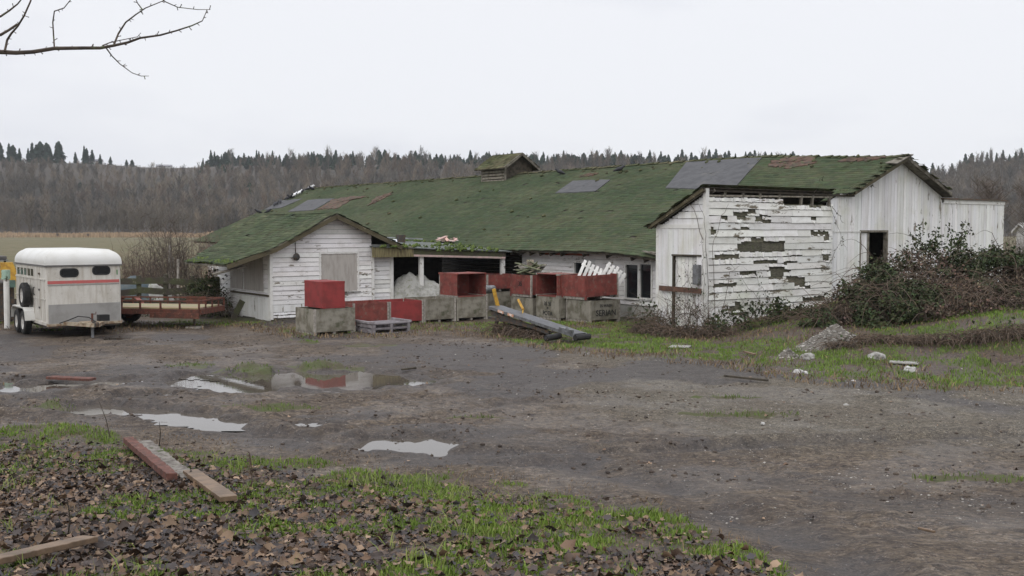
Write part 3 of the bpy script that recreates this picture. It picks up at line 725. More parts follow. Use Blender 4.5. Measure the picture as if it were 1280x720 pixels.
for k in range(3): fb.beam((EV + .02 - .02 * k, 2.2 + .5 * k, 2.2 - .02 * k), (EV + .12, 3.6 + .3 * k, 2.26 + .02 * k), .14, .03, col=j(.2))
fb.build('broken_eave_board', m_wood, barn)

# --- near gable end of upright boards
GY = .3
topg = lambda x: min(5.50 - .42 * abs(x), 4.16) if x < -2.9 else (5.46 - .415 * abs(x))
gw = MB()
dx0, dx1 = BF.bx(1075, GY), BF.bx(1108, GY); dz1 = BF.bz(1090, 290, BF.bx(1090, GY), GY)
vboards(gw, (0, GY, 0), (1, 0, 0), (0, -1, 0), -3.9, 2.78, .15, topg, .185, holes=[(dx0, dx1, .0, dz1)], joint=None)
gable = gw.build('gable_wall', m_paint_v, barn)
lx0 = BF.bx(1040, GY); 
t = MB(); t.box(-3.9, dx0, GY - .034, GY - .02, dz1 - .02, dz1 + .025, .8); t.build('wall_band', m_trim, barn)
fr_ = MB(); fr_.box(dx0 - .05, dx0 + .02, GY - .03, GY + .12, 0, dz1 + .06); fr_.box(dx1 - .02, dx1 + .05, GY - .03, GY + .12, 0, dz1 + .06); fr_.box(dx0 + .02, dx1 - .02, GY - .03, GY + .12, dz1 - .01, dz1 + .06)
xm = BF.bx(1086, GY); fr_.box(xm - .04, xm + .05, GY + .02, GY + .1, 0, dz1)
fr_.build('door_frame', m_wood, barn)
dp = MB(); vboards(dp, (0, GY + .06, 0), (1, 0, 0), (0, -1, 0), dx0 + .02, xm - .04, .1, lambda x: dz1 - .03, .2); dp.build('door', m_paint_v, barn)
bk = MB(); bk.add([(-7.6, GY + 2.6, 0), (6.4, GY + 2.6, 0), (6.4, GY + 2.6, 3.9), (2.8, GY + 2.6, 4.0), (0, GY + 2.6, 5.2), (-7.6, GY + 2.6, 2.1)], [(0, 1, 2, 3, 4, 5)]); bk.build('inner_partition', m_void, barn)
for sgn in (-1, 1):
    rk = MB(); x1 = -2.95 if sgn < 0 else 2.75
    rk.beam((0, -.1, 5.42), (x1, -.1, 5.42 - .42 * abs(x1)), .03, .11, up=(0, 0, 1)); 
    rk.beam((0, .08, 5.37), (x1, .08, 5.37 - .42 * abs(x1)), .3, .03)
    rk.build('rake_board', m_trim_old if sgn < 0 else m_wood, barn)
pc = MB()
for k in range(16):                          # curling broken shingles along the near verge
    x_ = -2.8 + k * .35; z_ = 5.5 - .42 * abs(x_) + .06; s = -1 if x_ < 0 else 1
    pc.beam((x_, -.25 + random.uniform(-.08, .1), z_ - .03), (x_ + random.uniform(-.1, .1), .1, z_ + .01), random.uniform(.15, .3), .012, col=j(.35))
pc.build('verge_shingle', m_shingle_rough, barn)['kind'] = 'stuff'
pk = MB(); pk.add([(-.95, -.3, 5.2), (.1, -.25, 5.56), (.25, .1, 5.58), (-.9, .2, 5.25)], [(0, 1, 2, 3)]); pk.add([(-.95, -.3, 5.17), (.1, -.25, 5.53), (.25, .1, 5.55), (-.9, .2, 5.22)], [(3, 2, 1, 0)])
pk.build('peak_sheathing', m_wood, barn)
# lean-to at the right of the gable: flat topped board wall
lw = MB(); xr_ = BF.bx(1253, GY + .02); zt = BF.bz(1220, 250, BF.bx(1220, GY), GY)
vboards(lw, (0, GY + .02, 0), (1, 0, 0), (0, -1, 0), 2.82, xr_, .15, lambda x: zt - .14, .185); lw.build('side_bay_wall', m_paint_v, barn)
ft = MB(); ft.box(2.9, xr_ + .02, GY - .03, GY + .02, zt - .16, zt - .02); ft.build('fascia_board', m_trim, barn)
rt = MB(); rt.box(2.7, xr_ + .08, GY - .1, 8, zt - .018, zt + .03); rt.build('flat_roof', M('rusty roof edging', (.11, .07, .05), (.09, .08, .06), 6, bump=.3), barn)
ew = MB(); siding(ew, (xr_, 0, 0), (0, 1, 0), (1, 0, 0), GY, 8, .2, zt - .02, .2); ew.build('end_wall', m_paint, barn)
# rear walls so the barn closes from any side
rw = MB(); siding(rw, (3.0, 0, 0), (0, 1, 0), (1, 0, 0), 8, 44.5, .2, 4.3, .3); rw.build('rear_wall', m_paint, barn)
fe = MB(); vboards(fe, (0, 44.5, 0), (1, 0, 0), (0, 1, 0), WX, 3.0, .1, lambda x: 5.75 - .43 * abs(x), .3); fe.build('far_gable_wall', m_paint_v, barn)
# louvred vent house on the ridge: near wall faces the camera side
cx_, cy_ = roof_hit(632, 218); cy_ = BF.by(634, 0.0, 212)
cup = thing('vent_house', None, None); cup.parent = barn; cup.location = (0, cy_, 0)
zc = float(zr(cy_)); hw, hl = .85, 1.0; ze = zc + .42; zp = zc + .98
c = MB()
for x0_, x1_ in ((-hw, -hw + .05), (hw - .05, hw)): c.box(x0_, x1_, -hl, hl, zc - .6, ze)
c.add([(-hw, -hl, zc - .5), (hw, -hl, zc - .5), (hw, -hl, ze), (0, -hl, zp - .05), (-hw, -hl, ze), (-hw, -hl + .05, zc - .5), (hw, -hl + .05, zc - .5), (hw, -hl + .05, ze), (0, -hl + .05, zp - .05), (-hw, -hl + .05, ze)], [(0, 1, 2, 3, 4), (9, 8, 7, 6, 5)])
c.add([(-hw, hl, zc - .5), (hw, hl, zc - .5), (hw, hl, ze), (0, hl, zp - .05), (-hw, hl, ze)], [(4, 3, 2, 1, 0)])
cw = c.build('vent_wall', m_darkwood, cup)
for k in range(5):
    zz = zc - .36 + k * .155
    s_ = MB(); s_.beam((-hw - .03, -hl, zz), (-hw - .03, hl, zz), .04, .10, col=1.5); s_.build('louvre', m_wood, cup)
for y_ in (-hl, hl):
    s_ = MB(); s_.box(-hw - .06, -hw + .02, y_ - .05, y_ + .05, zc - .55, ze); s_.build('corner_post', m_wood, cup)
for sg in (-1, 1):
    s_ = MB(); s_.beam((sg * .01, -hl - .28, zp + .0), (sg * (hw + .3), -hl - .28, zp - (hw + .3) * .66), .05, .13); s_.build('rake_board', m_wood, cup)
shingles('vent_roof', cup, m_shingle_rough, lambda s, t: (-1.2 + t, s, zp + .05 - .66 * (1.2 - t)), -hl - .32, hl + .3, 0, 1.2, tint=.25, rag=.06)
shingles('vent_roof', cup, m_shingle_rough, lambda s, t: (1.2 - t, s, zp + .05 - .66 * (1.2 - t)), -hl - .32, hl + .3, 0, 1.2, tint=.25, rag=.06)
s_ = MB()
for sg in (-1, 1): s_.add([(0, -hl - .3, zp + .03), (sg * 1.18, -hl - .3, zp - .75), (sg * 1.18, hl + .28, zp - .75), (0, hl + .28, zp + .03), (0, -hl - .3, zp - .01), (sg * 1.18, -hl - .3, zp - .79), (sg * 1.18, hl + .28, zp - .79), (0, hl + .28, zp - .01)], BOXF)
s_.build('vent_roof_deck', m_darkwood, cup)

# ================================================================== annex with the flaking wall, in front of the gable
AF = BF; AXN = -9.62; AY0 = .2
annex = thing('annex', 'narrow white annex with badly flaking horizontal boards, open rafters and a nailed-up door', 'shed', BF.w(AXN, AY0), RZ)
ax = lambda px, py=310: BF.bx(px, AY0, py) - AXN        # local x on the front wall
az = lambda px, py: BF.bz(px, py, BF.bx(px, AY0, py), AY0)
HP = [(923, 982, 302, 315), (937, 958, 297, 305), (890, 923, 318, 324), (902, 913, 269, 274.5), (920, 934, 267, 274), (942, 956, 268.5, 274), (961, 982, 339, 348.5), (982, 1006, 347, 355), (892, 920, 355, 359.5), (925, 949, 338, 343.5), (958, 980, 334, 339), (1024, 1038, 318, 325.5), (1012, 1038, 289, 293.5), (1030, 1038, 293, 300), (884, 893, 283, 292), (940, 970, 325.5, 328), (905, 930, 385, 389), (975, 1000, 327, 329.5), (1000, 1030, 372, 376), (915, 925, 377, 383)]
hol = [(ax(a), ax(b), az(a, d), az(a, c)) for a, b, c, d in HP]
zt0 = az(884, 238)
w1 = ax(1040)
hr_ = random.Random(4)
for k in range(20):
    pxh, pyh = hr_.uniform(892, 1030), 247.5 + 9.1 * hr_.randrange(1, 17) + hr_.uniform(-1, 1); L2 = hr_.uniform(4, 26); hol.append((ax(pxh), ax(min(1038, pxh + L2)), az(pxh, pyh + hr_.uniform(.6, 1.6)), az(pxh, pyh - hr_.uniform(.2, 1.0))))
hol += [(ax(978), w1, az(1000, 256.5), 9), (ax(884), w1, az(940, 247.5), 9)]
fw = MB(); siding(fw, (0, 0, 0), (1, 0, 0), (0, -1, 0), .06, w1, .12, zt0 - .1, .205, holes=hol, seg=(.9, 3.2), wob=.012, proud=.032, gap=.011, tintr=.12, ragged=.045)
fwall = fw.build('front_wall', m_paint_old, annex)
sh = MB(); siding(sh, (0, .03, 0), (1, 0, 0), (0, -1, 0), 0, w1, 0, zt0 - .33, .26, tintr=.3, proud=.006); sh.build('inner_sheathing', m_sheath, annex)
pl = MB(); pl.beam((-.02, .06, zt0), (ax(1067), .06, zt0 - .02), .14, .06, col=.8); pl.build('top_plate', m_darkwood, annex)
pl = MB(); pl.beam((0, .05, az(940, 246)), (w1, .05, az(1030, 246)), .06, .05, col=1.6); pl.build('wall_rail', m_wood, annex)
for k, px in enumerate((905, 928, 949, 973, 1001, 1015, 1036)):
    r = MB(); x_ = ax(px); r.beam((x_, .04, az(px, 258)), (x_ + .05, .04, zt0 - .03), .06, .09, up=(1, 0, 0), col=j(.3)); r.build('stud', m_wood, annex)
cp = MB(); cp.box(-.07, .07, -.05, .07, 0, zt0 + .06); cp.build('corner_post', m_paint_old, annex)
# left end: upright boards under a sloping rake, with the door
yE = 1.9
dA, dB = BF.by(876, AXN) - AY0, BF.by(843, AXN) - AY0; dzt = BF.bz(860, 320, AXN, AY0 + 1.0)
toprake = lambda y: zt0 - .02 - (zt0 - 3.10) * y / (yE + .1)
ew = MB(); zb_ = BF.bz(855, 283, AXN, AY0 + 1)
vboards(ew, (0, 0, 0), (0, 1, 0), (-1, 0, 0), .08, yE, .05, lambda y: min(zb_ - .06, toprake(y)), .2, holes=[(dA, dB, 0, dzt)], batten=True); ew.build('end_wall', m_paint_v, annex)
gt = MB(); siding(gt, (0, 0, 0), (0, 1, 0), (-1, 0, 0), .08, yE, zb_ + .03, zt0, .2, top=lambda y: toprake(y) - .06); gt.build('gable_boards', m_paint_v, annex)
bd = MB(); bd.box(-.045, -.002, .07, yE + .02, zb_ - .06, zb_ + .06); bd.build('wall_band', m_trim, annex)
cb = MB(); cb.box(-.04, .02, yE - .02, yE + .08, 0, toprake(yE)); cb.build('corner_board', m_trim, annex)
db = MB(); vboards(db, (.05, 0, 0), (0, 1, 0), (-1, 0, 0), dA + .02, dB - .02, .1, lambda y: dzt - .02, .15, tintr=.25); do = db.build('door', m_paint_old, annex)
df = MB(); df.box(-.06, .06, dA - .06, dB + .06, dzt - .0, dzt + .05); df.box(-.035, .06, dB - .0, dB + .05, 0, dzt); df.build('door_frame', m_darkwood, annex)
bar = MB(); yb0, yb1 = BF.by(876, AXN - .1) - AY0, BF.by(826, AXN - .1) - AY0
bar.beam((-.10, yb0 - .03, BF.bz(876, 364, AXN, AY0)), (-.10, yb1 + .05, BF.bz(827, 359.5, AXN, AY0 + 1.9)), .03, .15, col=1.2); bar.build('door_bar', M('bare red brown board', (.12, .065, .045), (.075, .045, .034), 7, bump=.4), annex)
bx_ = MB(); bx_.box(-.19, -.045, .12, .33, BF.bz(876, 356, AXN, AY0), BF.bz(876, 331, AXN, AY0)); bx_.build('meter_box', m_steel, annex, bevel=.02)
for xo in (-.2, -.1, .3):
    rk = MB(); rk.beam((xo, -.05, zt0 + .02), (xo, yE + .25, toprake(yE + .25) + .05), .04, .10, col=j(.2)); rk.build('rake_board', m_trim_old if xo < -.15 else m_wood, annex)
shingles('annex_roof', annex, m_shingle_rough, lambda s, t: (s, yE + .32 - t, toprake(yE + .32) + .11 + (zt0 - 3.1) / (yE + .1) * t), -.26, w1 - .1, 0, yE + .45, tint=.3, rag=.1)
rd = MB(); za, zb2 = zt0 + .07, toprake(yE + .32) + .08
rd.add([(-.22, -.06, za), (w1, -.06, za), (w1, yE + .3, zb2), (-.22, yE + .3, zb2), (-.22, -.06, za + .02), (w1, -.06, za + .02), (w1, yE + .3, zb2 + .02), (-.22, yE + .3, zb2 + .02)], BOXF); rd.build('roof_deck', m_darkwood, annex)
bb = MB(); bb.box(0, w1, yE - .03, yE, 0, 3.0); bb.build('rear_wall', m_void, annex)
iv = MB()
for sx in (0, 1): pass

# ================================================================== white gabled outbuilding (left)
GX, GYw = -7.9, 34.0
SF = Fr(GX, GYw)
shed = thing('outbuilding', 'small white clapboard outbuilding with mossy gable roof and boarded-up window', 'outbuilding', (GX, GYw, 0), RZ)
SW = 4.34; PKX = 2.24; PKZ = 3.50
def stop(x): return PKZ - .04 - (.5 * (PKX - x) if x < PKX else .43 * (x - PKX))
sx_ = lambda px: SF.bx(px, 0); sz = lambda px, py: SF.bz(px, py, SF.bx(px, 0), 0)
bxa, bxb, bza, bzb = sx_(401), sx_(446), sz(420, 364), sz(420, 317.5)
pxs = sx_(464)
fw = MB(); siding(fw, (0, 0, 0), (1, 0, 0), (0, -1, 0), .02, pxs, .52, PKZ, .155, top=stop, holes=[(bxa, bxb, bza, bzb)], wob=.003)
siding(fw, (0, .14, 0), (1, 0, 0), (0, -1, 0), pxs, SW + .3, .62, 2.5, .155, wob=.003); fw.build('front_wall', m_paint, shed)
lowb = MB(); vboards(lowb, (0, .0, 0), (1, 0, 0), (0, -1, 0), .02, pxs, .28, lambda x: .52, 1.6, tintr=.03); vboards(lowb, (0, .14, 0), (1, 0, 0), (0, -1, 0), pxs, SW + .3, .1, lambda x: .62, 1.6, tintr=.03)
siding(lowb, (0, .0, 0), (1, 0, 0), (0, -1, 0), .02, pxs, .08, .28, .1); lowb.build('wall_skirt', m_paint_v, shed)
bk = MB(); bk.box(.02, SW + .2, .16, .2, 0, 2.3); bk.box(.02, pxs, .02, .1, 0, 2.28); bk.build('wall_core', m_wood, shed)
ws = MB(); ws.box(bxa - .03, bxb + .03, -.01, .02, bza - .02, bzb + .02); wn = ws.build('boarded_window', m_plywood, shed)
tr = MB(); tr.box(bxa - .07, bxa - .02, -.035, .02, bza - .04, bzb + .06); tr.box(bxb + .02, bxb + .07, -.035, .02, bza - .04, bzb + .06); tr.box(bxa - .02, bxb + .02, -.034, .02, bzb + .012, bzb + .06); tr.box(bxa - .1, bxb + .12, -.05, .02, bza - .07, bza - .02, .4); tr.build('window_frame', m_trim, wn)
for x_, y0_, w_ in ((-.04, -.05, .1), (pxs, -.04, .1), (SW + .22, .08, .12)):
    t = MB(); t.box(x_, x_ + w_, y0_, y0_ + .2, .05, min(stop(max(.02, min(x_, SW))) - .02, 2.4)); t.build('corner_board', m_trim, shed)
ll = MB(); lx_, lz_ = sx_(368.5), sz(368, 321); 
ll.tube([(lx_, -.035, sz(366, 300)), (lx_ + .01, -.035, lz_ + .1)], .012, 6); ll.lathe((lx_, -.02, lz_), (0, -1, 0), [(0, .06), (.06, .11), (.1, .125), (.12, .115), (.13, .03), (.13, .0)], 16); ll.build('wall_lamp', m_darksteel, shed, smooth=True)
# left side wall with two shutters
lwl = 4.6; sy = lambda px: SF.by(px, 0, 340)
l = MB(); siding(l, (0, 0, 0), (0, 1, 0), (-1, 0, 0), .02, lwl, .75, 2.25, .155); l.build('side_wall', m_paint, shed)
l = MB(); vboards(l, (0, 0, 0), (0, 1, 0), (-1, 0, 0), .02, lwl, .02, lambda y: .75, 1.2, tintr=.04); l.build('side_skirt', m_paint_v, shed)
l = MB(); l.box(.03, .1, .02, lwl, 0, 2.2); l.box(.03, SW, lwl, lwl + .08, 0, 2.2); l.build('wall_core', m_wood, shed)
for a, b_ in ((330, 306), (304, 289)):
    q = MB(); q.box(-.045, -.025, sy(a), sy(b_), .95, 2.12, j(.06)); q.build('shutter', m_plywood, shed)
q = MB(); q.box(-.07, -.02, .05, 3.3, .80, .86, .7); q.build('window_sill', m_trim_old, shed)
# roof: right slope, left slope with a flatter skirt
def lsurf(s, t):
    x = -1.65 + t; t = np.asarray(t); z = np.where(x > 0, PKZ - .5 * (PKX - x), PKZ - .5 * PKX + .31 * x)
    return (x, s, z + .05 + .02 * np.sin(s * 2 + x))
shingles('roof', shed, m_shingle, lsurf, -.38, 6, 0, 3.89, sf=lambda t: (-.38, 3.6 + 3.4 * max(0, min(1, (t - .5) / 3.0))), rag=.12, tint=.16)
shingles('roof', shed, m_shingle, lambda s, t: (4.78 - t, s, PKZ + .05 - .43 * (4.78 - PKX - t)), -.38, 7, 0, 4.78 - PKX, rag=.1)
dk = MB()
dk.add([(PKX, -.34, PKZ + .035), (0, -.34, PKZ - .5 * PKX + .03), (0, 4.9, PKZ - .5 * PKX + .03), (PKX, 6.9, PKZ + .035), (PKX, -.34, PKZ - .01), (0, -.34, PKZ - .5 * PKX - .02), (0, 4.9, PKZ - .5 * PKX - .02), (PKX, 6.9, PKZ - .01)], BOXF)
dk.add([(0, -.34, PKZ - .5 * PKX + .03), (-1.6, -.34, 1.87), (-1.6, 3.5, 1.87), (0, 4.9, PKZ - .5 * PKX + .03), (0, -.34, PKZ - .5 * PKX - .02), (-1.6, -.34, 1.82), (-1.6, 3.5, 1.82), (0, 4.9, PKZ - .5 * PKX - .02)], BOXF)
dk.add([(PKX, -.34, PKZ + .035), (4.76, -.34, PKZ - 1.05), (4.76, 6.9, PKZ - 1.05), (PKX, 6.9, PKZ + .035), (PKX, -.34, PKZ - .01), (4.76, -.34, PKZ - 1.1), (4.76, 6.9, PKZ - 1.1), (PKX, 6.9, PKZ - .01)], BOXF)
dk.build('roof_deck', m_wood, shed)
for p0, p1 in (((PKX, PKZ - .06), (0, PKZ - .5 * PKX - .06)), ((0, PKZ - .5 * PKX - .05), (-1.62, 1.82)), ((PKX, PKZ - .06), (4.78, PKZ - 1.14))):
    r = MB(); r.beam((p0[0], -.36, p0[1]), (p1[0], -.36, p1[1]), .035, .14); r.build('rake_board', m_trim_old, shed)
mm = MB()
for k in range(90):
    s_ = random.uniform(.03, .10); y_ = random.uniform(-.4, 3.3); x_ = -1.62 + abs(random.gauss(0, .2)); z_ = 1.90 + .3 * (x_ + 1.6)
    mm.tube([(x_ - .02, y_ - s_, z_), (x_, y_, z_ + s_ * .4), (x_ + .02, y_ + s_, z_)], [s_ * .3, s_ * .6, s_ * .3], 5, j(.3))
mm.build('eave_moss', m_moss, shed)['kind'] = 'stuff'
lr = MB(); lr.box(-1.55, -.5, -.2, .1, 1.95, 2.0, .9); lr.build('lifted_roof_board', m_wood, shed).rotation_euler = (0, -.22, 0)

# ================================================================== open-fronted carport between them
cfx = SF.bx(466, -.25); 
CY = 11.3
car = thing('lean_to', 'open-fronted lean-to with rotten mossy flat roof between outbuilding and barn', 'lean-to', BF.w(-13.75, CY), RZ)
CF = Fr(*BF.w(-13.75, CY)[:2])
cxl, cxr = CF.bx(465, 0), CF.bx(637, 0); cz = lambda px, py: CF.bz(px, py, CF.bx(px, 0), 0)
zl0, zl1 = cz(480, 308.5), cz(480, 321.5); xm1 = CF.bx(516, 0)
f = MB(); f.box(cxl, xm1, -.06, 0, zl1, zl0); f.build('fascia_board', M('mossy streaked fascia', (.23, .20, .10), (.11, .09, .05), 4, st=(5, 5, .6), bump=.4), car)
zr0, zr1 = cz(630, 315), cz(630, 324)
f = MB(); f.add([(xm1, -.02, cz(520, 311)), (cxr - .2, -.02, zr0), (cxr - .2, -.02, zr1 + .06), (xm1, -.02, cz(520, 319.5)), (xm1, .03, cz(520, 311)), (cxr - .2, .03, zr0), (cxr - .2, .03, zr1 + .06), (xm1, .03, cz(520, 319.5))], BOXF); f.build('fascia_board', m_mosswood, car)
f = MB(); f.add([(xm1, -.07, cz(520, 318)), (cxr - .25, -.07, zr1 + .09), (cxr - .25, -.07, zr1 + .02), (xm1, -.07, cz(520, 320.5)), (xm1, -.025, cz(520, 318)), (cxr - .25, -.025, zr1 + .09), (cxr - .25, -.025, zr1 + .02), (xm1, -.025, cz(520, 320.5))], BOXF); f.build('pink_trim', M('faded pink trim', (.55, .40, .37), (.4, .33, .28), 5, bump=.2), car)
for px, w_ in ((527, .15), (629, .16)):
    p = MB(); x_ = CF.bx(px, .05); p.box(x_ - w_ / 2, x_ + w_ / 2, -.0 + .035, w_, 0, cz(px, 320.5)); p.build('post', m_trim, car)
# flat roof rising a little to the barn eave, in rotten strips
DEP = 5.2
def crz(x, y): return zl0 + (zr0 - zl0) * (x - cxl) / (cxr - cxl) + .055 * y
rf = MB(); 
for k in range(9):
    xa_, xb_ = cxl + (cxr + .05 - cxl) * k / 9, cxl + (cxr + .05 - cxl) * (k + 1) / 9 - .015
    for y0_ in (0, 2.6):
        rf.add([(xa_, y0_ - .1, crz(xa_, y0_ - .1)), (xb_, y0_ - .1, crz(xb_, y0_ - .1)), (xb_, y0_ + 2.65, crz(xb_, y0_ + 2.65)), (xa_, y0_ + 2.65, crz(xa_, y0_ + 2.65)),
            (xa_, y0_ - .1, crz(xa_, y0_) + .03), (xb_, y0_ - .1, crz(xb_, y0_) + .03), (xb_, y0_ + 2.65, crz(xb_, y0_ + 2.65) + .035), (xa_, y0_ + 2.65, crz(xa_, y0_ + 2.65) + .035)], BOXF, j(.2))
rfo = rf.build('roof', M('grey roll roofing', (.13, .145, .14), (.095, .10, .085), 3, bump=.3, c3=(.07, .085, .03), s3=2.5, lo3=.52), car)
def onroof(px, py, lift=0):     # point on the lean-to roof under a pixel
    u, v = ray(px, py); D = 34.
    while D < 60:
        X_, Y_ = u * D - CF.x, D - CF.y; x_, y_ = RX * X_ + RY * Y_, AX * X_ + AY * Y_
        if y_ > 4.9 or CH + v * D < float(crz(x_, y_)): break
        D += .05
    return x_, min(y_, 4.9), float(crz(x_, min(y_, 4.9))) + lift
def sheet(name, pts, mat, parent, th=.03, lift=.06):
    V = [onroof(px, py, lift + dz) for px, py, dz in pts]; n = len(V)
    b = MB(); b.add(V + [(a, b_, c - th) for a, b_, c in V], [tuple(range(n)), tuple(reversed(range(n, 2 * n)))] + [(i, n + i, n + (i + 1) % n, (i + 1) % n) for i in range(n)])
    return b.build(name, mat, parent)
m_tin = M('pale metal sheet', (.62, .64, .66), (.48, .49, .5), 3, rough=.4, metal=.3, bump=.05)
sheet('roof_sheet', [(478, 301, .1), (494, 301, .1), (494, 297, .12), (476, 297, .12)], m_tin, car)
sheet('roof_sheet', [(505, 301, .1), (528, 301, .1), (528, 297, .12), (505, 297, .12)], m_tin, car)
sheet('roof_sheet', [(480, 307, .05), (497, 307.5, .05), (496, 304, .1), (483, 304, .1)], m_tin, car)
sheet('roof_sheet', [(612, 308, .04), (622, 307, .1), (642, 302.5, .16), (634, 301, .14), (618, 304, .1)], m_tin, car)
b = MB(); x_, y_, z_ = onroof(501, 304); b.box(x_ - .14, x_ + .14, y_ - .12, y_ + .12, z_, z_ + .33); b.build('vent_stub', m_darksteel, car)
rb_ = MB()
for k in range(14):
    px = random.uniform(545, 585); x_, y_, z_ = onroof(px, random.uniform(297, 302), .08)
    a_ = random.uniform(0, 3.1); L_ = random.uniform(.25, .6)
    rb_.beam((x_ - math.cos(a_) * L_, y_ - math.sin(a_) * L_, z_ + random.uniform(0, .1)), (x_ + math.cos(a_) * L_, y_ + math.sin(a_) * L_, z_ + random.uniform(.02, .25)), .14, .025, col=(j(.2) * 1.2, j(.1) * .95, j(.1) * .9))
rb_.build('broken_board', m_plywood, car)['kind'] = 'stuff'
ms = MB()
for k in range(420):
    px = random.uniform(475, 622); py = random.uniform(299, 316) if px > 545 else random.choice((random.uniform(295, 297), random.uniform(308, 311)))
    if px < 545 and random.random() < .5: continue
    x_, y_, z_ = onroof(px, py, .04); s_ = random.uniform(.03, .09)
    ms.tube([(x_ - s_, y_, z_), (x_, y_, z_ + s_ * .55), (x_ + s_, y_ + .02, z_)], [s_ * .35, s_ * .75, s_ * .3], 5, j(.35))
ms.build('roof_moss', m_moss, car)['kind'] = 'stuff'
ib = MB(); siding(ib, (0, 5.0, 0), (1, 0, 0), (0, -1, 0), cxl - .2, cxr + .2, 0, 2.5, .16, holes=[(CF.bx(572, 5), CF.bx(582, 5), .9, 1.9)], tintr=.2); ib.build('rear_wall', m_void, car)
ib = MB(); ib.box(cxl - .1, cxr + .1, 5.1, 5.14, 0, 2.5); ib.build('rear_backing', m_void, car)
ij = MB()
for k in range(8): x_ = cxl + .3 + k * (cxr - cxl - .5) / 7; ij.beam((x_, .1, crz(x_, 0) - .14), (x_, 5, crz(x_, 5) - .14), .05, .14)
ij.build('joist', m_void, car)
# ------------------------------------------------------------------ horse trailer
m_hub = M('white wheel steel', (.62, .61, .58), (.4, .37, .33), 10, rough=.5, bump=.1)
def wheel(mbname, parent, c, axis, R, w, hub=m_hub):
    c = Vector(c); ax = Vector(axis).normalized()
    t = MB(); t.lathe(c, ax, [(-w / 2, R * .6), (-w / 2, R * .9), (-w * .36, R), (w * .36, R), (w / 2, R * .9), (w / 2, R * .6)], 28)
    for k in range(36):
        a = ax.orthogonal().normalized(); b_ = ax.cross(a); th = 2 * math.pi * k / 36; d = math.cos(th) * a + math.sin(th) * b_
        t.beam(c + d * (R - .004) - ax * w * .34, c + d * (R - .004) + ax * w * .34, .018, .02, up=d)
    to = t.build('wheel', m_rubber, parent, smooth=False)
    h = MB(); h.lathe(c, ax, [(-w * .42, R * .62), (-w * .2, R * .5), (-w * .25, R * .2), (-w * .3, .02), (w * .3, .02), (w * .25, R * .2), (w * .2, R * .5), (w * .42, R * .62)], 24)
    h.build('rim', hub, to, smooth=True); return to
HX, HY = -12.8, 28.5
TF = Fr(HX, HY)
ht = thing('horse_trailer', 'cream two-horse trailer with white rounded roof and red stripe, parked nose out', 'trailer', (HX, HY, 0), RZ)
WD, LN, FZ, BZ, RZt = 2.02, 3.7, .36, 2.0, 2.42
bm = bmesh.new(); bmesh.ops.create_cube(bm, size=1)
for v in bm.verts: v.co = Vector(((v.co.x + .5) * WD, (v.co.y + .5) * LN, FZ + (v.co.z + .5) * (BZ - FZ)))
bmesh.ops.bevel(bm, geom=[e for e in bm.edges if abs(e.verts[0].co.z - e.verts[1].co.z) > .5], offset=.07, segments=4, affect='EDGES', profile=.5)
def bm_obj(bm, name, mat, parent, smooth=True):
    me = bpy.data.meshes.new(name); bm.to_mesh(me); bm.free()
    ca = me.attributes.new('tint', 'FLOAT_COLOR', 'CORNER'); ca.data.foreach_set('color', [1.0] * 4 * len(me.loops))
    me.materials.append(mat); o = link(bpy.data.objects.new(name, me), parent)
    if smooth:
        for p in me.polygons: p.use_smooth = True
        md = o.modifiers.new('edges', 'EDGE_SPLIT'); md.split_angle = math.radians(35)
    return o
bm_obj(bm, 'body', m_trailer, ht)
bm = bmesh.new(); bmesh.ops.create_cube(bm, size=1)
for v in bm.verts: v.co = Vector((-.02 + (v.co.x + .5) * (WD + .04), -.03 + (v.co.y + .5) * (LN + .05), BZ + (v.co.z + .5) * (RZt - BZ)))
bmesh.ops.bevel(bm, geom=[e for e in bm.edges if e.verts[0].co.z > BZ + .3 and e.verts[1].co.z > BZ + .3], offset=.33, segments=8, affect='EDGES', profile=.5)
for v in bm.verts:
    if v.co.z > RZt - .02: v.co.z += .05 * (1 - ((v.co.x - WD / 2) / (WD / 2)) ** 2)
bm_obj(bm, 'roof', m_fibre, ht)
bm_strip = MB(); 
bm_strip.box(-.028, WD + .028, -.038, -.001, BZ - .022, BZ + .02); bm_strip.box(-.03, -.001, -.036, LN, BZ - .022, BZ + .02); bm_strip.box(WD + .001, WD + .03, -.036, LN, BZ - .022, BZ + .02)
bm_strip.build('roof_seam', M('grey rubber seam', (.13, .125, .12), rough=.7, bump=0), ht)
tz = lambda py, x: TF.bz(100, py, x, 0)
def on_front(px, py): x = TF.bx(px, 0, py); return x, TF.bz(px, py, x, 0)
s = MB(); zs0, zs1 = on_front(104, 365)[1], on_front(104, 359)[1]; s.box(.05, WD - .05, -.006, -.001, 1.50 - .0, 1.585); so = s.build('stripe', m_stripe, ht)
s = MB(); s.box(.05, WD - .05, -.012, -.001, 1.455, 1.485); s.build('rub_rail', m_stone_guard, ht)
s = MB(); s.box(.06, WD - .04, -.010, -.001, .37, .93); s.build('gravel_guard', m_stone_guard, ht)
def round_rect(cx, cz, w, h, r, y, n=6):
    P = []
    for sx, sz_, a0 in ((1, 1, 0), (-1, 1, 90), (-1, -1, 180), (1, -1, 270)):
        for k in range(n + 1):
            a = math.radians(a0 + 90 * k / n); P.append((cx + sx * (w / 2 - r) + r * math.cos(a), y, cz + sz_ * (h / 2 - r) + r * math.sin(a)))
    return P
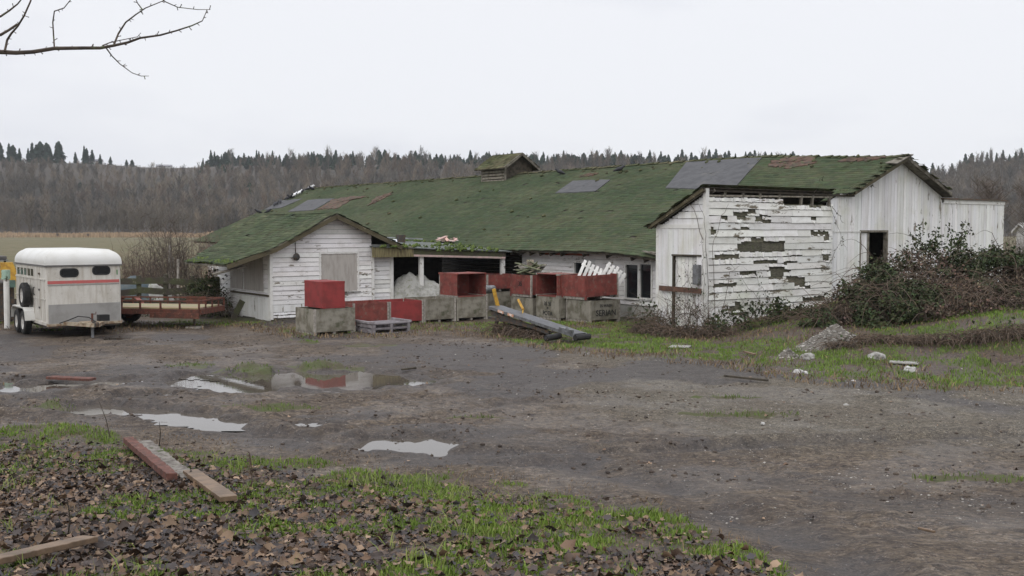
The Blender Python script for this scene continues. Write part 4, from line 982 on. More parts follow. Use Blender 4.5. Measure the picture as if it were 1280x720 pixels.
for px, py in ((86.5, 341), (126.5, 338)):
    x, z = on_front(px, py)
    fr0 = round_rect(x, z, .50, .25, .11, -.014); fr1 = round_rect(x, z, .42, .18, .075, -.014); n = len(fr0)
    b = MB(); bk0 = [(a, .0, c) for a, _, c in fr0]
    b.add(fr0 + fr1 + bk0, [(i, (i + 1) % n, n + (i + 1) % n, n + i) for i in range(n)] + [(2 * n + i, 2 * n + (i + 1) % n, (i + 1) % n, i) for i in range(n)])
    w_ = b.build('window', m_black, ht)
    g = MB(); g.add(round_rect(x, z, .43, .19, .08, -.008), [tuple(range(n))]); g.build('pane', m_pane, w_)
# side facing left: ribs, slats, doors, spare wheel, fender, wheels
s = MB()
for y_ in (.12, .55, .9, 1.3, 1.75, 2.2, 2.65, 3.1, 3.55): s.box(-.022, -.001, y_, y_ + .035, .5, 1.62)
s.box(-.024, -.001, .05, LN - .05, 1.60, 1.64); s.box(-.024, -.001, .05, LN - .05, 1.06, 1.09); s.box(-.03, -.001, 0, LN, .36, .44)
s.build('side_rib', m_trailer, ht)['kind'] = 'stuff'
for y_ in (1.35, 1.75, 2.2, 2.65, 3.1):
    s = MB(); s.box(-.012, -.001, y_ + .08, y_ + .34, 1.68, 1.88); wo = s.build('side_window', m_pane, ht)
s = MB(); s.box(-.016, -.001, .62, 1.28, .5, 1.95, .96); d_ = s.build('escape_door', m_trailer, ht)
s = MB()
for z_ in (.8, 1.3, 1.75): s.box(-.035, -.015, .58, .72, z_, z_ + .05)
s.build('hinge', m_darksteel, d_)
s = MB(); s.tube([(-.03, 1.2, 1.15), (-.06, 1.2, 1.2), (-.06, 1.2, 1.33), (-.03, 1.2, 1.38)], .014, 6); s.build('handle', m_black, d_)
wheel('spare', ht, (-.17, 1.75, 1.12), (1, 0, 0), .36, .2).name = 'spare_wheel'
s = MB(); s.beam((0, 1.75, 1.12), (-.1, 1.75, 1.12), .1, .1); s.build('spare_bracket', m_darksteel, ht)
for y_ in (1.75, 2.55):
    wheel('wheel', ht, (-.16, y_, .34), (1, 0, 0), .34, .2); wheel('wheel', ht, (WD + .16, y_, .34), (1, 0, 0), .34, .2)
for sx, x0_ in ((-1, -.29), (1, WD + .0)):
    b = MB(); P = [(1.25, .42), (1.32, .66), (1.5, .76), (2.8, .76), (2.98, .66), (3.05, .42)]
    for (ya, za), (yb_, zb_) in zip(P[:-1], P[1:]): b.add([(x0_, ya, za), (x0_ + .29, ya, za), (x0_ + .29, yb_, zb_), (x0_, yb_, zb_), (x0_, ya, za + .03), (x0_ + .29, ya, za + .03), (x0_ + .29, yb_, zb_ + .03), (x0_, yb_, zb_ + .03)], BOXF)
    b.build('fender', m_fibre, ht)
s = MB(); s.box(.05, WD - .05, 0, LN, .28, .36); 
for y_ in (1.75, 2.55): s.tube([(-.1, y_, .34), (WD + .1, y_, .34)], .04, 8)
s.build('chassis', m_darksteel, ht)
s = MB(); hx = WD / 2
s.beam((.45, .02, .40), (hx - .04, -1.15, .40), .07, .1); s.beam((WD - .45, .02, .40), (hx + .04, -1.15, .40), .07, .1); s.box(.0, WD, -.03, .0, .33, .40); s.box(hx - .28, hx + .28, -.85, -.45, .44, .47)
s.build('drawbar', M('rusty cream steel', (.42, .36, .27), (.22, .14, .085), 8, bump=.3), ht)
s = MB(); s.lathe((hx, -1.18, .36), (0, 0, 1), [(-.0, .05), (.1, .06), (.13, .04), (.14, 0)], 12); s.beam((hx, -1.1, .44), (hx, -.9, .46), .09, .1); s.build('coupler', m_darksteel, ht)
s = MB(); s.tube([(hx, -.75, 0.02), (hx, -.75, .46)], .042, 10); s.lathe((hx, -.75, .0), (0, 0, 1), [(0, .0), (0, .1), (.02, .1), (.03, .04)], 12); s.build('jack', m_steel, ht)
s = MB(); s.tube([(hx, -.75, .46), (hx, -.75, .70)], .03, 8); s.tube([(hx, -.75, .68), (hx + .1, -.75, .68), (hx + .1, -.75, .74)], .012, 6); s.build('jack_crank', m_rust, ht)
s = MB(); s.box(hx + .2, hx + .48, -.7, -.45, .47, .64); s.build('battery_box', m_black, ht)
s = MB(); s.tube([(hx - .7, -.12, .42), (hx - .5, -.25, .5), (hx - .3, -.5, .62), (hx - .1, -.8, .6), (hx, -1.05, .5)], .014, 6); s.build('cable', m_black, ht)
s = MB(); s.box(WD - .12, WD - .09, -.01, -.001, 1.72, 1.86); s.build('decal', M('green decal', (.12, .25, .12), rough=.6, bump=0), ht)

# ------------------------------------------------------------------ flat utility trailer
UX, UY = at(249, 396, 31.2)[:2]; ua = math.radians(-9)
ut = thing('utility_trailer', 'low rust-red flatbed trailer with pale plank deck and railings, parked empty', 'trailer', (UX, UY, 0), ua)
L_, B_ = 4.6, 1.75
s = MB(); s.box(-L_, 0, -.04, .04, .44, .60); s.box(-L_, 0, B_ - .04, B_ + .04, .44, .60); s.box(-.04, .04, .04, B_ - .04, .44, .60); s.box(-L_ - .04, -L_ + .04, .04, B_ - .04, .44, .60)
for k in range(5): s.box(-.6 - k * .85, -.52 - k * .85, .04, B_ - .04, .46, .56)
s.beam((-1.55, -.05, .42), (.02, -.05, .40), .06, .16); s.build('frame', m_rust, ut)
s = MB()
for k in range(8): y_ = .05 + k * (B_ - .1) / 8; s.box(-L_ + .05, -.05, y_, y_ + (B_ - .1) / 8 - .012, .602, .64, (j(.15), j(.15), j(.15)))
s.build('deck', M('pale new planks', (.35, .275, .19), (.24, .19, .135), 3, st=(.4, 4, 1), bump=.2), ut)
s = MB()
for y_ in (0, B_): s.beam((-L_, y_, .84), (0, y_, .84), .045, .045); [s.beam((x_, y_, .6), (x_, y_, .84), .045, .045, up=(1, 0, 0)) for x_ in (0, -.62, -1.24, -1.9, -2.5, -3.1, -3.8, -L_)]
s.beam((0, 0, .84), (0, B_, .84), .045, .045)
for y_ in (.45, .9, 1.35): s.beam((0, y_, .6), (0, y_, .84), .04, .04, up=(1, 0, 0))
s.build('railing', m_rust, ut)
s = MB(); s.box(-1.25, -.62, B_ - .01, B_ + .012, .62, .88); s.build('side_panel', m_rust, ut)
for xw in (-3.3,):
    for y_ in (-.17, B_ + .17): wheel('wheel', ut, (xw, y_, .36), (0, 1, 0), .36, .19, m_rust)
for y_ in (-.3, B_ + .04):
    b = MB(); P = [(-3.78, .44), (-3.7, .66), (-3.5, .80), (-3.1, .80), (-2.9, .66), (-2.82, .44)]
    for (xa_, za), (xb_, zb_) in zip(P[:-1], P[1:]): b.add([(xa_, y_, za), (xa_, y_ + .26, za), (xb_, y_ + .26, zb_), (xb_, y_, zb_), (xa_, y_, za + .025), (xa_, y_ + .26, za + .025), (xb_, y_ + .26, zb_ + .025), (xb_, y_, zb_ + .025)], BOXF)
    b.build('fender', M('faded pink red fender', (.36, .16, .13), (.24, .09, .07), 6, bump=.15), ut)
s = MB(); s.tube([(-.3, .3, .03), (-.3, .3, .5)], .035, 8); s.build('jack', m_darksteel, ut)
s = MB(); s.box(-.52, -.08, .12, .48, -.02, .05); tag(s.build('jack_block', m_binpost, None, bevel=.01), 'pale wood block under the jack of the flatbed trailer', 'block').location = (UX, UY, .01)
bpy.data.objects['jack_block'].rotation_euler = (0, 0, ua)

# ------------------------------------------------------------------ fruit bins
def bin_parts(root, lx, ly, h, mat, inside, post=m_binpost, floor=True, skid=True):
    t = .022; z0 = .09 if skid else 0.0
    for nm, (a, b_, c, d) in (('front', (0, lx, 0, t)), ('back', (0, lx, ly - t, ly)), ('left', (0, t, t, ly - t)), ('right', (lx - t, lx, t, ly - t))):
        s = MB(); nb = 1
        s.box(a, b_, c, d, z0, h, j(.06)); o = s.build('side_panel', mat, root)
    s = MB(); s.box(t, lx - t, t, ly - t, z0 + .01, z0 + .035); s.build('floor_panel', inside, root)
    for x_, y_ in ((0, 0), (lx, 0), (0, ly), (lx, ly)):
        s = MB(); ex, ey = (-.008 if x_ == 0 else -.05), (-.008 if y_ == 0 else -.05)
        s.box(x_ + ex, x_ + ex + .058, y_ + ey, y_ + ey + .058, 0.0, h + .004, j(.15)); s.build('corner_post', post if random.random() < .6 else mat, root)
    if skid:
        for x_ in (.02, lx / 2 - .04, lx - .1):
            s = MB(); s.box(x_, x_ + .08, .03, ly - .03, 0, z0 - .002); s.build('runner', post, root)
    return root
def bin_(label, px, D, z=None, dims=(1.2, 1.2, .72), mat=m_binside, rz=0, tip=None, off=(0, 0, 0), inside=m_binside, group=None, py=390, skid=True):
    u = ray(px, py)[0]; X_, Y_ = u * D, D
    a = RZ + rz; ca, sa = math.cos(a), math.sin(a)
    X_ += off[0] * ca - off[1] * sa; Y_ += off[0] * sa + off[1] * ca
    zz = (0.0 if z is None else z) + off[2]
    r = thing('fruit_bin', label, 'bin', (X_, Y_, zz), a, group)
    if tip: r.rotation_euler = (tip[0], tip[1], a)
    return bin_parts(r, *dims, mat, inside, m_binpost if mat is not m_redbright else m_redbright, skid=skid)
G1 = 'grey fruit bins on the ground'; G2 = 'red fruit bins'
lx0, ly0, hh0 = 1.28, 1.2, .74
b1 = bin_('grey plywood bin with the bright red box standing on it', 393, 29.3, 0, (1.28, 1.2, .74), m_binside, group=G1)
b2 = bin_('bright red bin on its side on top of the front grey bin', 403, 29.7, .745, (.76, 1.15, .72), m_redbright, tip=(0, math.pi / 2), off=(0, .0, .76), inside=m_redbright, group=G2, skid=False)
sl = MB(); sl.box(.12, .62, .1, .16, -.012, -.001); 
slot = MB(); slot.box(.14, .62, .88, .95, .002, .0085); slot.build('hand_slot', m_trim, b2)
fl = MB(); fl.box(.022, .738, .022, 1.128, .0, .008); fl.build('floor_panel', m_redbright, b2)
K = Vector((ray(442, 400)[0] * 31.8, 31.8, 0)); step = Vector((RX, RY, 0)) * 1.27
def bin_at(label, P, z, dims, mat, rz=0, tip=None, off=(0, 0, 0), inside=m_binside, group=None):
    a = RZ + rz; ca, sa = math.cos(a), math.sin(a)
    r = thing('fruit_bin', label, 'bin', (P.x + off[0] * ca - off[1] * sa, P.y + off[0] * sa + off[1] * ca, z + off[2]), a, group)
    if tip: r.rotation_euler = (tip[0], tip[1], a)
    return bin_parts(r, *dims, mat, inside, m_binpost if mat is m_binside else m_binpost)
bin_at('red bin standing directly behind the wooden pallets', K, 0, (1.24, 1.2, .73), m_red, group=G2)
bin_at('bright red bin in the ground row between red bin and grey bins', K + step, 0, (1.24, 1.2, .73), m_redbright, group=G2)
bin_at('stained grey bin in front of the canvas heap', K + step * 2, 0, (1.22, 1.2, .76), m_binside, group=G1)
b6 = bin_at('grey bin carrying the open red bin that lies on its side', K + step * 3, 0, (1.22, 1.2, .77), m_binside, group=G1)
bin_at('open red bin on its side with its dark mouth facing out, left of the conveyor', K + step * 3, .775, (1.18, .78, 1.1), m_red, tip=(math.pi / 2, 0), off=(.0, 1.1, 0), inside=m_red, group=G2)
bin_('small red bin set back by the lean-to post', 609, 38.2, .72, (1.2, 1.2, .62), m_red, group=G2)
bin_('grey bin set back under the lean-to corner', 611, 38.0, 0, (1.25, 1.25, .71), m_binside, group=G1)
bin_('grey bin below the red bin of green scrap', 666, 35.3, 0, (1.25, 1.2, .66), m_binside, group=G1)
b10 = bin_('red bin heaped with green scrap and boards', 664, 35.6, .67, (1.25, 1.2, .76), m_red, group=G2)
b12 = bin_('grey bin stencilled 35 35 under a tipped red bin', 699, 34.1, 0, (1.2, 1.2, .77), m_binside, group=G1)
b11 = bin_('red bin on its side with its dark mouth facing left, right of the conveyor', 697, 34.15, .775, (.76, 1.12, 1.1), m_red, tip=(0, -math.pi / 2), off=(1.1, .03, 0), inside=m_red, group=G2)
b13 = bin_('grey bin stencilled with large black letters in the grass', 738, 33.2, 0, (1.28, 1.2, .72), m_binside, group=G1)
b14 = bin_('long red bin holding the white slatted panels', 732, 33.3, .735, (1.42, 1.2, .78), m_red, rz=.0, group=G2)
b14.rotation_euler = (0, -.03, RZ)
def stencil(text, parent, loc, size, rot):
    c = bpy.data.curves.new('stencil_lettering', 'FONT'); c.body = text; c.size = size; c.extrude = .001; c.align_x = 'CENTER'; c.materials.append(m_ink); c.offset = .003
    tmp = link(bpy.data.objects.new('stencil_text', c)); bpy.context.view_layer.update(); me = bpy.data.meshes.new_from_object(tmp); bpy.data.objects.remove(tmp)
    me.attributes.new('tint', 'FLOAT_COLOR', 'CORNER').data.foreach_set('color', [1.0] * 4 * len(me.loops))
    o = link(bpy.data.objects.new('stencil_lettering', me), parent); o.location = loc; o.rotation_euler = rot; return o
fr_rot = (math.pi / 2, 0, 0); lf_rot = (math.pi / 2, 0, -math.pi / 2)
stencil('SERIAN', b13, (.66, -.012, .22), .27, fr_rot)
stencil('35 WASH', b13, (.66, -.012, .50), .13, fr_rot)
stencil('35 35', b12, (-.012, .6, .48), .17, lf_rot); stencil('35', b12, (-.012, .6, .36), .09, lf_rot); stencil('POTA', b12, (-.012, .6, .15), .2, lf_rot)
st_ = MB(); st_.box(.40, .64, -.014, -.009, .3, .52); 
stencil('35', b10, (-.012, .62, .38), .22, lf_rot)
# white slatted panels leaning in the long red bin
u_ = ray(745, 340)[0]
for q in range(2):
    pn = thing('slatted_panel', ('white slatted panel leaning in the long red bin, nearer the small window', 'worn white slatted panel leaning in the long red bin, nearer the double window')[q], 'panel', (0, 0, 0), RZ)
    px, D = ((718, 33.9), (745, 34.15))[q]; p = at(px, 351, D); pn.location = (p.x, p.y, 1.25); pn.rotation_euler = (-.42, .50 + .1 * q, RZ - .5 - .12 * q)
    for k in range(6 - q):
        s = MB(); s.box(k * .155, k * .155 + .095, 0, .02, -.1, .98 - .05 * q + random.uniform(-.05, .03), j(.12)); s.build('slat', m_trim, pn)
    for z_ in (.1, .75):
        s = MB(); s.box(-.02, .155 * (6 - q) - .03, .022, .05, z_, z_ + .07); s.build('cross_rail', m_trim, pn)
# junk in the red bin
jk = MB(); bl = b10.location
for k in range(26):
    a = random.uniform(0, 3.14); L2 = random.uniform(.15, .55); cx_ = bl.x + RX * random.uniform(.2, .8) + AX * random.uniform(.3, 1.0); cy2 = bl.y + RY * random.uniform(.2, .8) + AY * random.uniform(.3, 1.0); z_ = 1.40 + random.uniform(0, .38)
    jk.beam((cx_ - math.cos(a) * L2, cy2 - math.sin(a) * L2, z_ - random.uniform(0, .15)), (cx_ + math.cos(a) * L2, cy2 + math.sin(a) * L2, z_ + random.uniform(0, .2)), random.uniform(.05, .3), .02, col=random.choice([(1, 1, 1), (.7, .8, .55), (.55, .68, .42), (1.2, 1.1, 1)]))
tag(jk.build('scrap_heap', m_wood), 'heap of green and grey scrap boards in a red bin', 'scrap heap')
# pallets
def pallet(label, px, D, z, group):
    u = ray(px, 412)[0]; r = thing('pallet', label, 'pallet', (u * D, D, z), RZ, group)
    for k in range(9): s = MB(); y_ = .0 + k * .115; s.box(0, 1.25, y_, y_ + .085, .125, .147, j(.25)); s.build('deck_board', m_purple, r)
    for x_ in (0, .575, 1.15): s = MB(); s.box(x_, x_ + .09, 0, 1.02, .03, .123, j(.2)); s.build('stringer', m_purple, r)
    for y_ in (0, .45, .92): s = MB(); s.box(0, 1.25, y_, y_ + .1, 0, .028, j(.2)); s.build('bottom_board', m_purple, r)
    return r
pallet('lower grey wooden pallet of the pair on the mud', 466, 29.6, .0, 'stacked pallets')
p2 = pallet('upper grey wooden pallet with raised side rails', 466.2, 29.6, .15, 'stacked pallets')
for x_ in (-.03, 1.2):
    s = MB(); s.box(x_, x_ + .08, -.02, 1.04, .148, .21, 1.3); s.build('side_rail', m_purple, p2)
# canvas heap in the lean-to
def heap(name, label, cat, c, rx, ry, h, mat, seed, n=26):
    V = []; 
    for i in range(n + 1):
        for k in range(n + 1):
            a, b_ = -1 + 2 * i / n, -1 + 2 * k / n; r = math.hypot(a, b_)
            w = max(0, 1 - r * r) ** 1.1
            x_, y_ = c[0] + a * rx, c[1] + b_ * ry
            f_ = abs(float(fbm(x_ + .6 * y_, y_, .5, 3, seed)) - .5) * 2
            V.append((x_, y_, c[2] + h * w * (.15 + 1.5 * float(fbm(x_, y_, .9, 4, seed + 1))) + f_ * .35 * min(1, w * 2) - .06))
    fs_ = [(i * (n + 1) + k, (i + 1) * (n + 1) + k, (i + 1) * (n + 1) + k + 1, i * (n + 1) + k + 1) for i in range(n) for k in range(n)]
    b = MB(); b.add(V, fs_); return tag(b.build(name, mat, None, smooth=True), label, cat)
p = at(523, 372, 37.6)
heap('canvas_heap', 'crumpled pale canvas heaped under the lean-to roof', 'canvas heap', (p.x, p.y, .0), 1.55, 1.1, 1.35, m_tarp, 5, 40)
s = MB(); p = at(619, 362, 37.2); s.lathe((p.x - .4, p.y, p.z), (.8, .6, 0), [(0, 0), (0, .13), (.03, .15), (.42, .15), (.45, .13), (.45, 0)], 20); tag(s.build('metal_drum', m_steel, None, smooth=True), 'small grey drum lying by the set-back red bin', 'drum')

# ------------------------------------------------------------------ conveyor lying in the grass
p0, p1 = at(619, 384, 30.2), at(728, 420, 27.4)
cv = thing('conveyor', 'long grey metal conveyor lying tilted, its high end propped before the bins', 'conveyor', (p0.x, p0.y, 0), 0)
a0 = Vector((0, 0, p0.z)); a1 = p1 - Vector((p0.x, p0.y, 0)); d = (a1 - a0).normalized(); sd = d.cross(Vector((0, 0, 1))).normalized(); up_ = sd.cross(d)
def cvp(t, s_, h): return a0 + (a1 - a0) * t + sd * s_ + up_ * h
s = MB(); s.beam(cvp(.0, 0, -.02), cvp(1, 0, -.02), .42, .02); s.beam(cvp(0, .0, .035), cvp(.97, 0, .035), .43, .022, col=.9); s.build('belt', M('grey worn belt', (.105, .108, .112), (.07, .07, .073), 5, rough=.45, bump=.15), cv)
for sg in (-1, 1): s = MB(); s.beam(cvp(0, sg * .23, 0), cvp(.98, sg * .23, 0), .03, .085); s.build('side_channel', m_steel, cv)
s = MB(); s.beam(cvp(.02, .16, -.16), cvp(.7, .16, -.16), .06, .1); s.beam(cvp(.0, .2, -.3), cvp(.55, .18, -.14), .06, .07); s.beam(cvp(.05, -.1, -.35), cvp(.6, -.1, -.14), .05, .06)
for t_ in (.08, .22, .36, .5): s.beam(cvp(t_, .17, -.06), cvp(t_ + .05, .17, -.32 + .4 * t_), .04, .04)
s.build('under_frame', m_darksteel, cv)
for t_ in (.12, .24): s = MB(); s.beam(cvp(t_, .262, 0), cvp(t_ + .07, .262, 0), .012, .07); s.build('reflector', M('orange white reflector', (.6, .32, .2), (.7, .65, .6), 12, bump=0), cv)
s = MB(); s.tube([cvp(1.0, -.26, -.03), cvp(1.0, .26, -.03)], .08, 16); s.build('end_roller', m_rubber, cv)
s = MB(); s.tube([cvp(.83, .22, -.12), cvp(.83, .72, -.16)], .085, 14); s.tube([cvp(.83, .68, -.16), cvp(.83, .73, -.16)], .05, 12, 2.0); s.build('motor', m_rubber, cv)
s = MB(); s.tube([cvp(.9, .1, .06), cvp(.9, .24, .10)], .07, 12); s.beam(cvp(.82, .2, .06), cvp(.95, .2, .08), .1, .1); s.build('gearbox', m_steel, cv)
s = MB(); q0, q1 = at(617, 361, 30.3), at(623.5, 387, 30.3); o_ = Vector((p0.x, p0.y, 0)); s.beam(q0 - o_, q1 - o_, .11, .11, up=(0, 1, 0)); s.beam(q1 - o_, cvp(.02, 0, -.1), .06, .06); s.build('lift_arm', m_yellow, cv, bevel=.01)
s = MB(); q0, q1 = at(648, 375, 30.0), at(654, 387, 29.6); s.beam(q0 - o_, q1 - o_, .07, .08, up=(0, 1, 0)); s.beam(q1 - o_, cvp(.3, -.1, 0), .03, .03); s.build('lift_arm', m_yellow, cv, bevel=.01)
s = MB(); s.beam(cvp(.04, -.1, -.05), Vector((a0.x - .05, a0.y + .1, 0)), .08, .08); s.beam(cvp(.14, .1, -.1), Vector((.3, -.25, 0)), .05, .05); s.build('stand_leg', m_darksteel, cv)

# ------------------------------------------------------------------ yellow loader at the left edge, posts, fences
LP = at(6, 388, 33.5)
ld = thing('loader', 'yellow loader with dark-roofed cab half out of frame beside the horse trailer', 'loader', (LP.x - .2, LP.y, 0), RZ)
s = MB(); s.box(-1.9, .45, -.2, 2.4, .55, 1.3); s.build('body', m_darksteel, ld, bevel=.05)
s = MB(); s.box(-1.5, .35, .3, 1.9, 2.02, 2.14); s.build('cab_roof', M('dark cab roof', (.10, .095, .09), (.16, .15, .14), 3, bump=.1), ld, bevel=.03)
s = MB(); s.box(-1.55, .38, .27, 1.93, 1.985, 2.02); s.build('roof_edge', m_steel, ld)
for x_, y_ in ((-1.45, .35), (.27, .35), (-1.45, 1.82), (.27, 1.82)):
    s = MB(); s.box(x_, x_ + .06, y_, y_ + .06, 1.3, 1.99); s.build('cab_post', m_black, ld)
s = MB(); s.add([(.02, -.35, 1.45), (.42, -.45, 1.35), (.62, -.42, 1.3), (.40, -.3, 1.95), (.05, -.3, 1.95), (.02, -.2, 1.45), (.42, -.3, 1.35), (.62, -.27, 1.3), (.40, -.15, 1.95), (.05, -.15, 1.95)], [(0, 1, 2, 3, 4), (9, 8, 7, 6, 5), (0, 5, 6, 1), (1, 6, 7, 2), (2, 7, 8, 3), (3, 8, 9, 4), (4, 9, 5, 0)]); s.build('lift_arm', m_yellow, ld)
s = MB(); s.box(.1, .42, -.5, -.3, 1.15, 1.38); s.build('valve_block', M('grey green paint', (.12, .2, .16), (.1, .14, .12), 5, bump=.1), ld)
for x_ in (-1.75, .3):
    for y_ in (.2, 2.0): wheel('wheel', ld, (x_, y_, .45), (1, 0, 0), .45, .3, m_rust)
s = MB(); s.box(-.4, .4, -.9, -.86, .15, .8); s.build('bucket', m_darksteel, ld)
q = at(8.5, 390, 31.5)
s = MB(); s.tube([(q.x, q.y, 0), (q.x + .01, q.y, 1.6)], .085, 10); s.tube([(q.x, q.y, 1.5), (q.x, q.y, 1.78)], .13, 10, (.5, .7, .6)); tag(s.build('post', m_trim), 'white painted post before the yellow loader', 'post')
# mossy rail fence behind the flatbed trailer
fn = thing('rail_fence', 'mossy broken board fence behind the flatbed trailer', 'fence', (0, 0, 0), 0)
f0, f1 = at(140, 370, 36.5), at(272, 368, 37.5)
for k in range(5):
    p = f0.lerp(f1, k / 4); s = MB(); s.beam((p.x, p.y, -.1), (p.x + random.uniform(-.05, .05), p.y, 1.3 + random.uniform(-.1, .1)), .13, .13, up=(1, 0, 0)); s.build('post', m_mosswood, fn)
for z_, t_ in ((1.18, .1), (.82, .0), (.42, .05)):
    for k in range(4):
        a, b_ = f0.lerp(f1, k / 4), f0.lerp(f1, (k + 1) / 4); s = MB()
        s.beam((a.x, a.y - .09, z_ + random.uniform(-.08, .06)), (b_.x, b_.y - .09, z_ + random.uniform(-.08, .06)), .04, .22, col=j(.2)); s.build('rail', m_mosswood, fn)
p = at(163, 348, 38.5); heap('tarp_pile', 'faded blue tarp bundled on rubbish behind the mossy fence', 'tarp', (p.x, p.y, .45), 1.1, .8, .9, m_blue, 9, 16)
p = at(187, 352, 38.8); heap('rubbish_pile', 'pale rubbish piled behind the mossy fence', 'rubbish pile', (p.x, p.y, .35), .9, .8, 1.0, m_tarp, 13, 16)
for k, (px, top, D) in enumerate(((212, 306, 41.), (222, 324, 40.), (216, 322, 41.5))):
    p = at(px, 350, D); zt_ = at(px, top, D).z; s = MB(); s.tube([(p.x, p.y, 0), (p.x + .03, p.y, zt_)], .05, 8)
    tag(s.build('post', m_binpost), ('tall pale post in the bare shrubs behind the fence', 'short pale post in the bare shrubs, nearest the outbuilding', 'slim pale post in the bare shrubs just right of the tall one')[k], 'post')
# leaning plank at the outbuilding corner
a, b_ = G(291, 400), at(303, 376, 34.3)
s = MB(); s.beam(a, b_, .2, .05, up=(0, 1, 0)); tag(s.build('leaning_plank', m_mosswood), 'green mossy plank leaning against the outbuilding side', 'plank')
# ------------------------------------------------------------------ loose timber and stones
def plank(name, label, pts, w, h, mat, z=.02, cat='plank', rj=.03):
    P = [G(px, py) for px, py in pts]; s = MB()
    n = 30; V = []; d = (P[1] - P[0]); d.z = 0; d.normalize(); sd_ = Vector((-d.y, d.x, 0))
    for i in range(n + 1):
        p = P[0].lerp(P[1], i / n); wv = w * (1 + random.uniform(-rj, rj)); z0 = p.z + z + .03
        for sx, sz_ in ((-1, 0), (1, 0), (1, 1), (-1, 1)): V.append(p * 1 + sd_ * sx * wv / 2 + Vector((0, 0, z0 - p.z + sz_ * h * (1 + random.uniform(-rj, rj) * 2))))
    fs_ = [(i * 4 + k, i * 4 + (k + 1) % 4, (i + 1) * 4 + (k + 1) % 4, (i + 1) * 4 + k) for i in range(n) for k in range(4)] + [(3, 2, 1, 0), (n * 4, n * 4 + 1, n * 4 + 2, n * 4 + 3)]
    s.add(V, fs_); return tag(s.build(name, mat, None, bevel=.006), label, cat)
plank('timber_beam', 'reddish rotten beam lying in leaves beside the grey plank', [(160, 558), (215, 606)], .12, .085, m_beamred, cat='beam', rj=.06)
plank('plank', 'brown wet plank end lying in the leaves, beyond the reddish beam', [(238, 598), (286, 633)], .17, .055, m_plank)
rp = plank('plank', 'rotten crumbling grey plank in the grass by the reddish beam', [(180, 556), (238, 603)], .18, .04, m_rot, z=-.01, rj=.16)
plank('plank', 'weathered split plank at the bottom left corner among leaves', [(-40, 728), (114, 690)], .13, .045, m_plank, z=.05)
plank('plank', 'short red board lying beside the left puddle', [(62, 477), (116, 479.5)], .22, .05, m_beamred, z=.03)
plank('stick', 'broken stick lying on the road past the pallets', [(502, 466), (520, 464)], .05, .04, m_darkwood, cat='stick')
plank('stick', 'pale stick in the grass near the stone slab', [(930, 443), (944, 447)], .06, .04, m_plank, cat='stick')
plank('stick', 'thin pale stick on the muddy road at lower right', [(1148, 669), (1168, 674)], .025, .02, m_plank, cat='stick')
plank('stick', 'dark stick on the stony verge below the rubble', [(905, 474), (960, 480)], .05, .04, m_darkwood, cat='stick')
plank('concrete_slab', 'pale flat slab in the grass below the annex door', [(838, 434), (862, 435)], .5, .03, m_rock, cat='slab', z=-.02)
plank('concrete_slab', 'grey flat slab at the foot of the brush bank', [(1112, 453), (1148, 455)], .35, .03, m_rock, cat='slab', z=-.03)
def rock(label, px, py, r, mat=m_rock, sq=.75):
    p = G(px, py); bm = bmesh.new(); bmesh.ops.create_icosphere(bm, subdivisions=3, radius=1)
    for v in bm.verts:
        q = v.co.copy(); n_ = float(fbm(q.x * 2 + px, q.y * 2 + q.z * 1.7 + 5, 1.1, 3, 4)); v.co = Vector((q.x * r * 1.15, q.y * r, q.z * r * sq)) * (.55 + .9 * n_)
    o = bm_obj(bm, 'rock', mat, None, False); o.location = p + Vector((0, 0, r * .12)); o.rotation_euler.z = px
    return tag(o, label, 'rock')
m_whiterock = M('white stone', (.50, .49, .47), (.36, .35, .33), 6, rough=.7, bump=.4, bs=25)
for lb, px, py, r, m_ in (('bright white stone on the verge grass', 998, 467, .10, m_whiterock), ('small white stone beside the bright one', 1007, 467, .055, m_whiterock), ('round tan rock above the bright white stone', 1010, 448, .15, m_rock), ('grey rock at the foot of the brush heap', 1096, 447, .15, m_rock),
    ('flat white stone in the verge grass near the slab', 1137, 464, .11, m_whiterock), ('small stone at the roadside right of the verge', 1067, 477, .045, m_whiterock), ('pale stone on the gravel road', 1058, 507, .04, m_rock), ('tiny white stone at the road edge', 954, 530, .035, m_whiterock)): rock(lb, px, py, r, m_)
# ------------------------------------------------------------------ vegetation helpers
def leafcloud(name, pts, size, mat, parent=None, tint=.35, nrm=None, fold=.35):
    pts = np.asarray(pts, float); n = len(pts); size = np.broadcast_to(size, (n,))
    a = rng.normal(size=(n, 3)); a[:, 2] = np.abs(a[:, 2]) * .8
    if nrm is not None: a = a * .7 + nrm
    a /= np.linalg.norm(a, axis=1)[:, None]
    b = rng.normal(size=(n, 3)); b -= (b * a).sum(1)[:, None] * a; b /= np.linalg.norm(b, axis=1)[:, None]; c = np.cross(a, b)
    s = size[:, None]
    V = np.stack([pts - b * s * .5, pts + c * s * .33 + a * s * fold * .5, pts + b * s * .5, pts - c * s * .33 + a * s * fold * .5], 1)
    q = (np.arange(n) * 4)[:, None]
    col = np.clip(rng.normal(1, tint, (n, 1)), .3, 2.2) * np.array([[1, 1, 1]]) * rng.uniform(.85, 1.15, (n, 3))
    return mesh_np(name, V.reshape(-1, 3), [q + np.array([[0, 1, 2]]), q + np.array([[0, 2, 3]])], mat, parent, col=[col, col])
def cane(mb, p, d, L, r, droop=.5, n=7, wig=.12, col=None, sides=4):
    pts = []; p = Vector(p); d = Vector(d).normalized(); s = L / n
    for i in range(n + 1):
        pts.append(p.copy()); p = p + d * s; d = (d + Vector((random.gauss(0, wig), random.gauss(0, wig), random.gauss(0, wig) - droop / n))).normalized()
    mb.tube(pts, [r * (1 - .75 * i / n) for i in range(n + 1)], sides, col if col else j(.3), cap=False)
    return pts
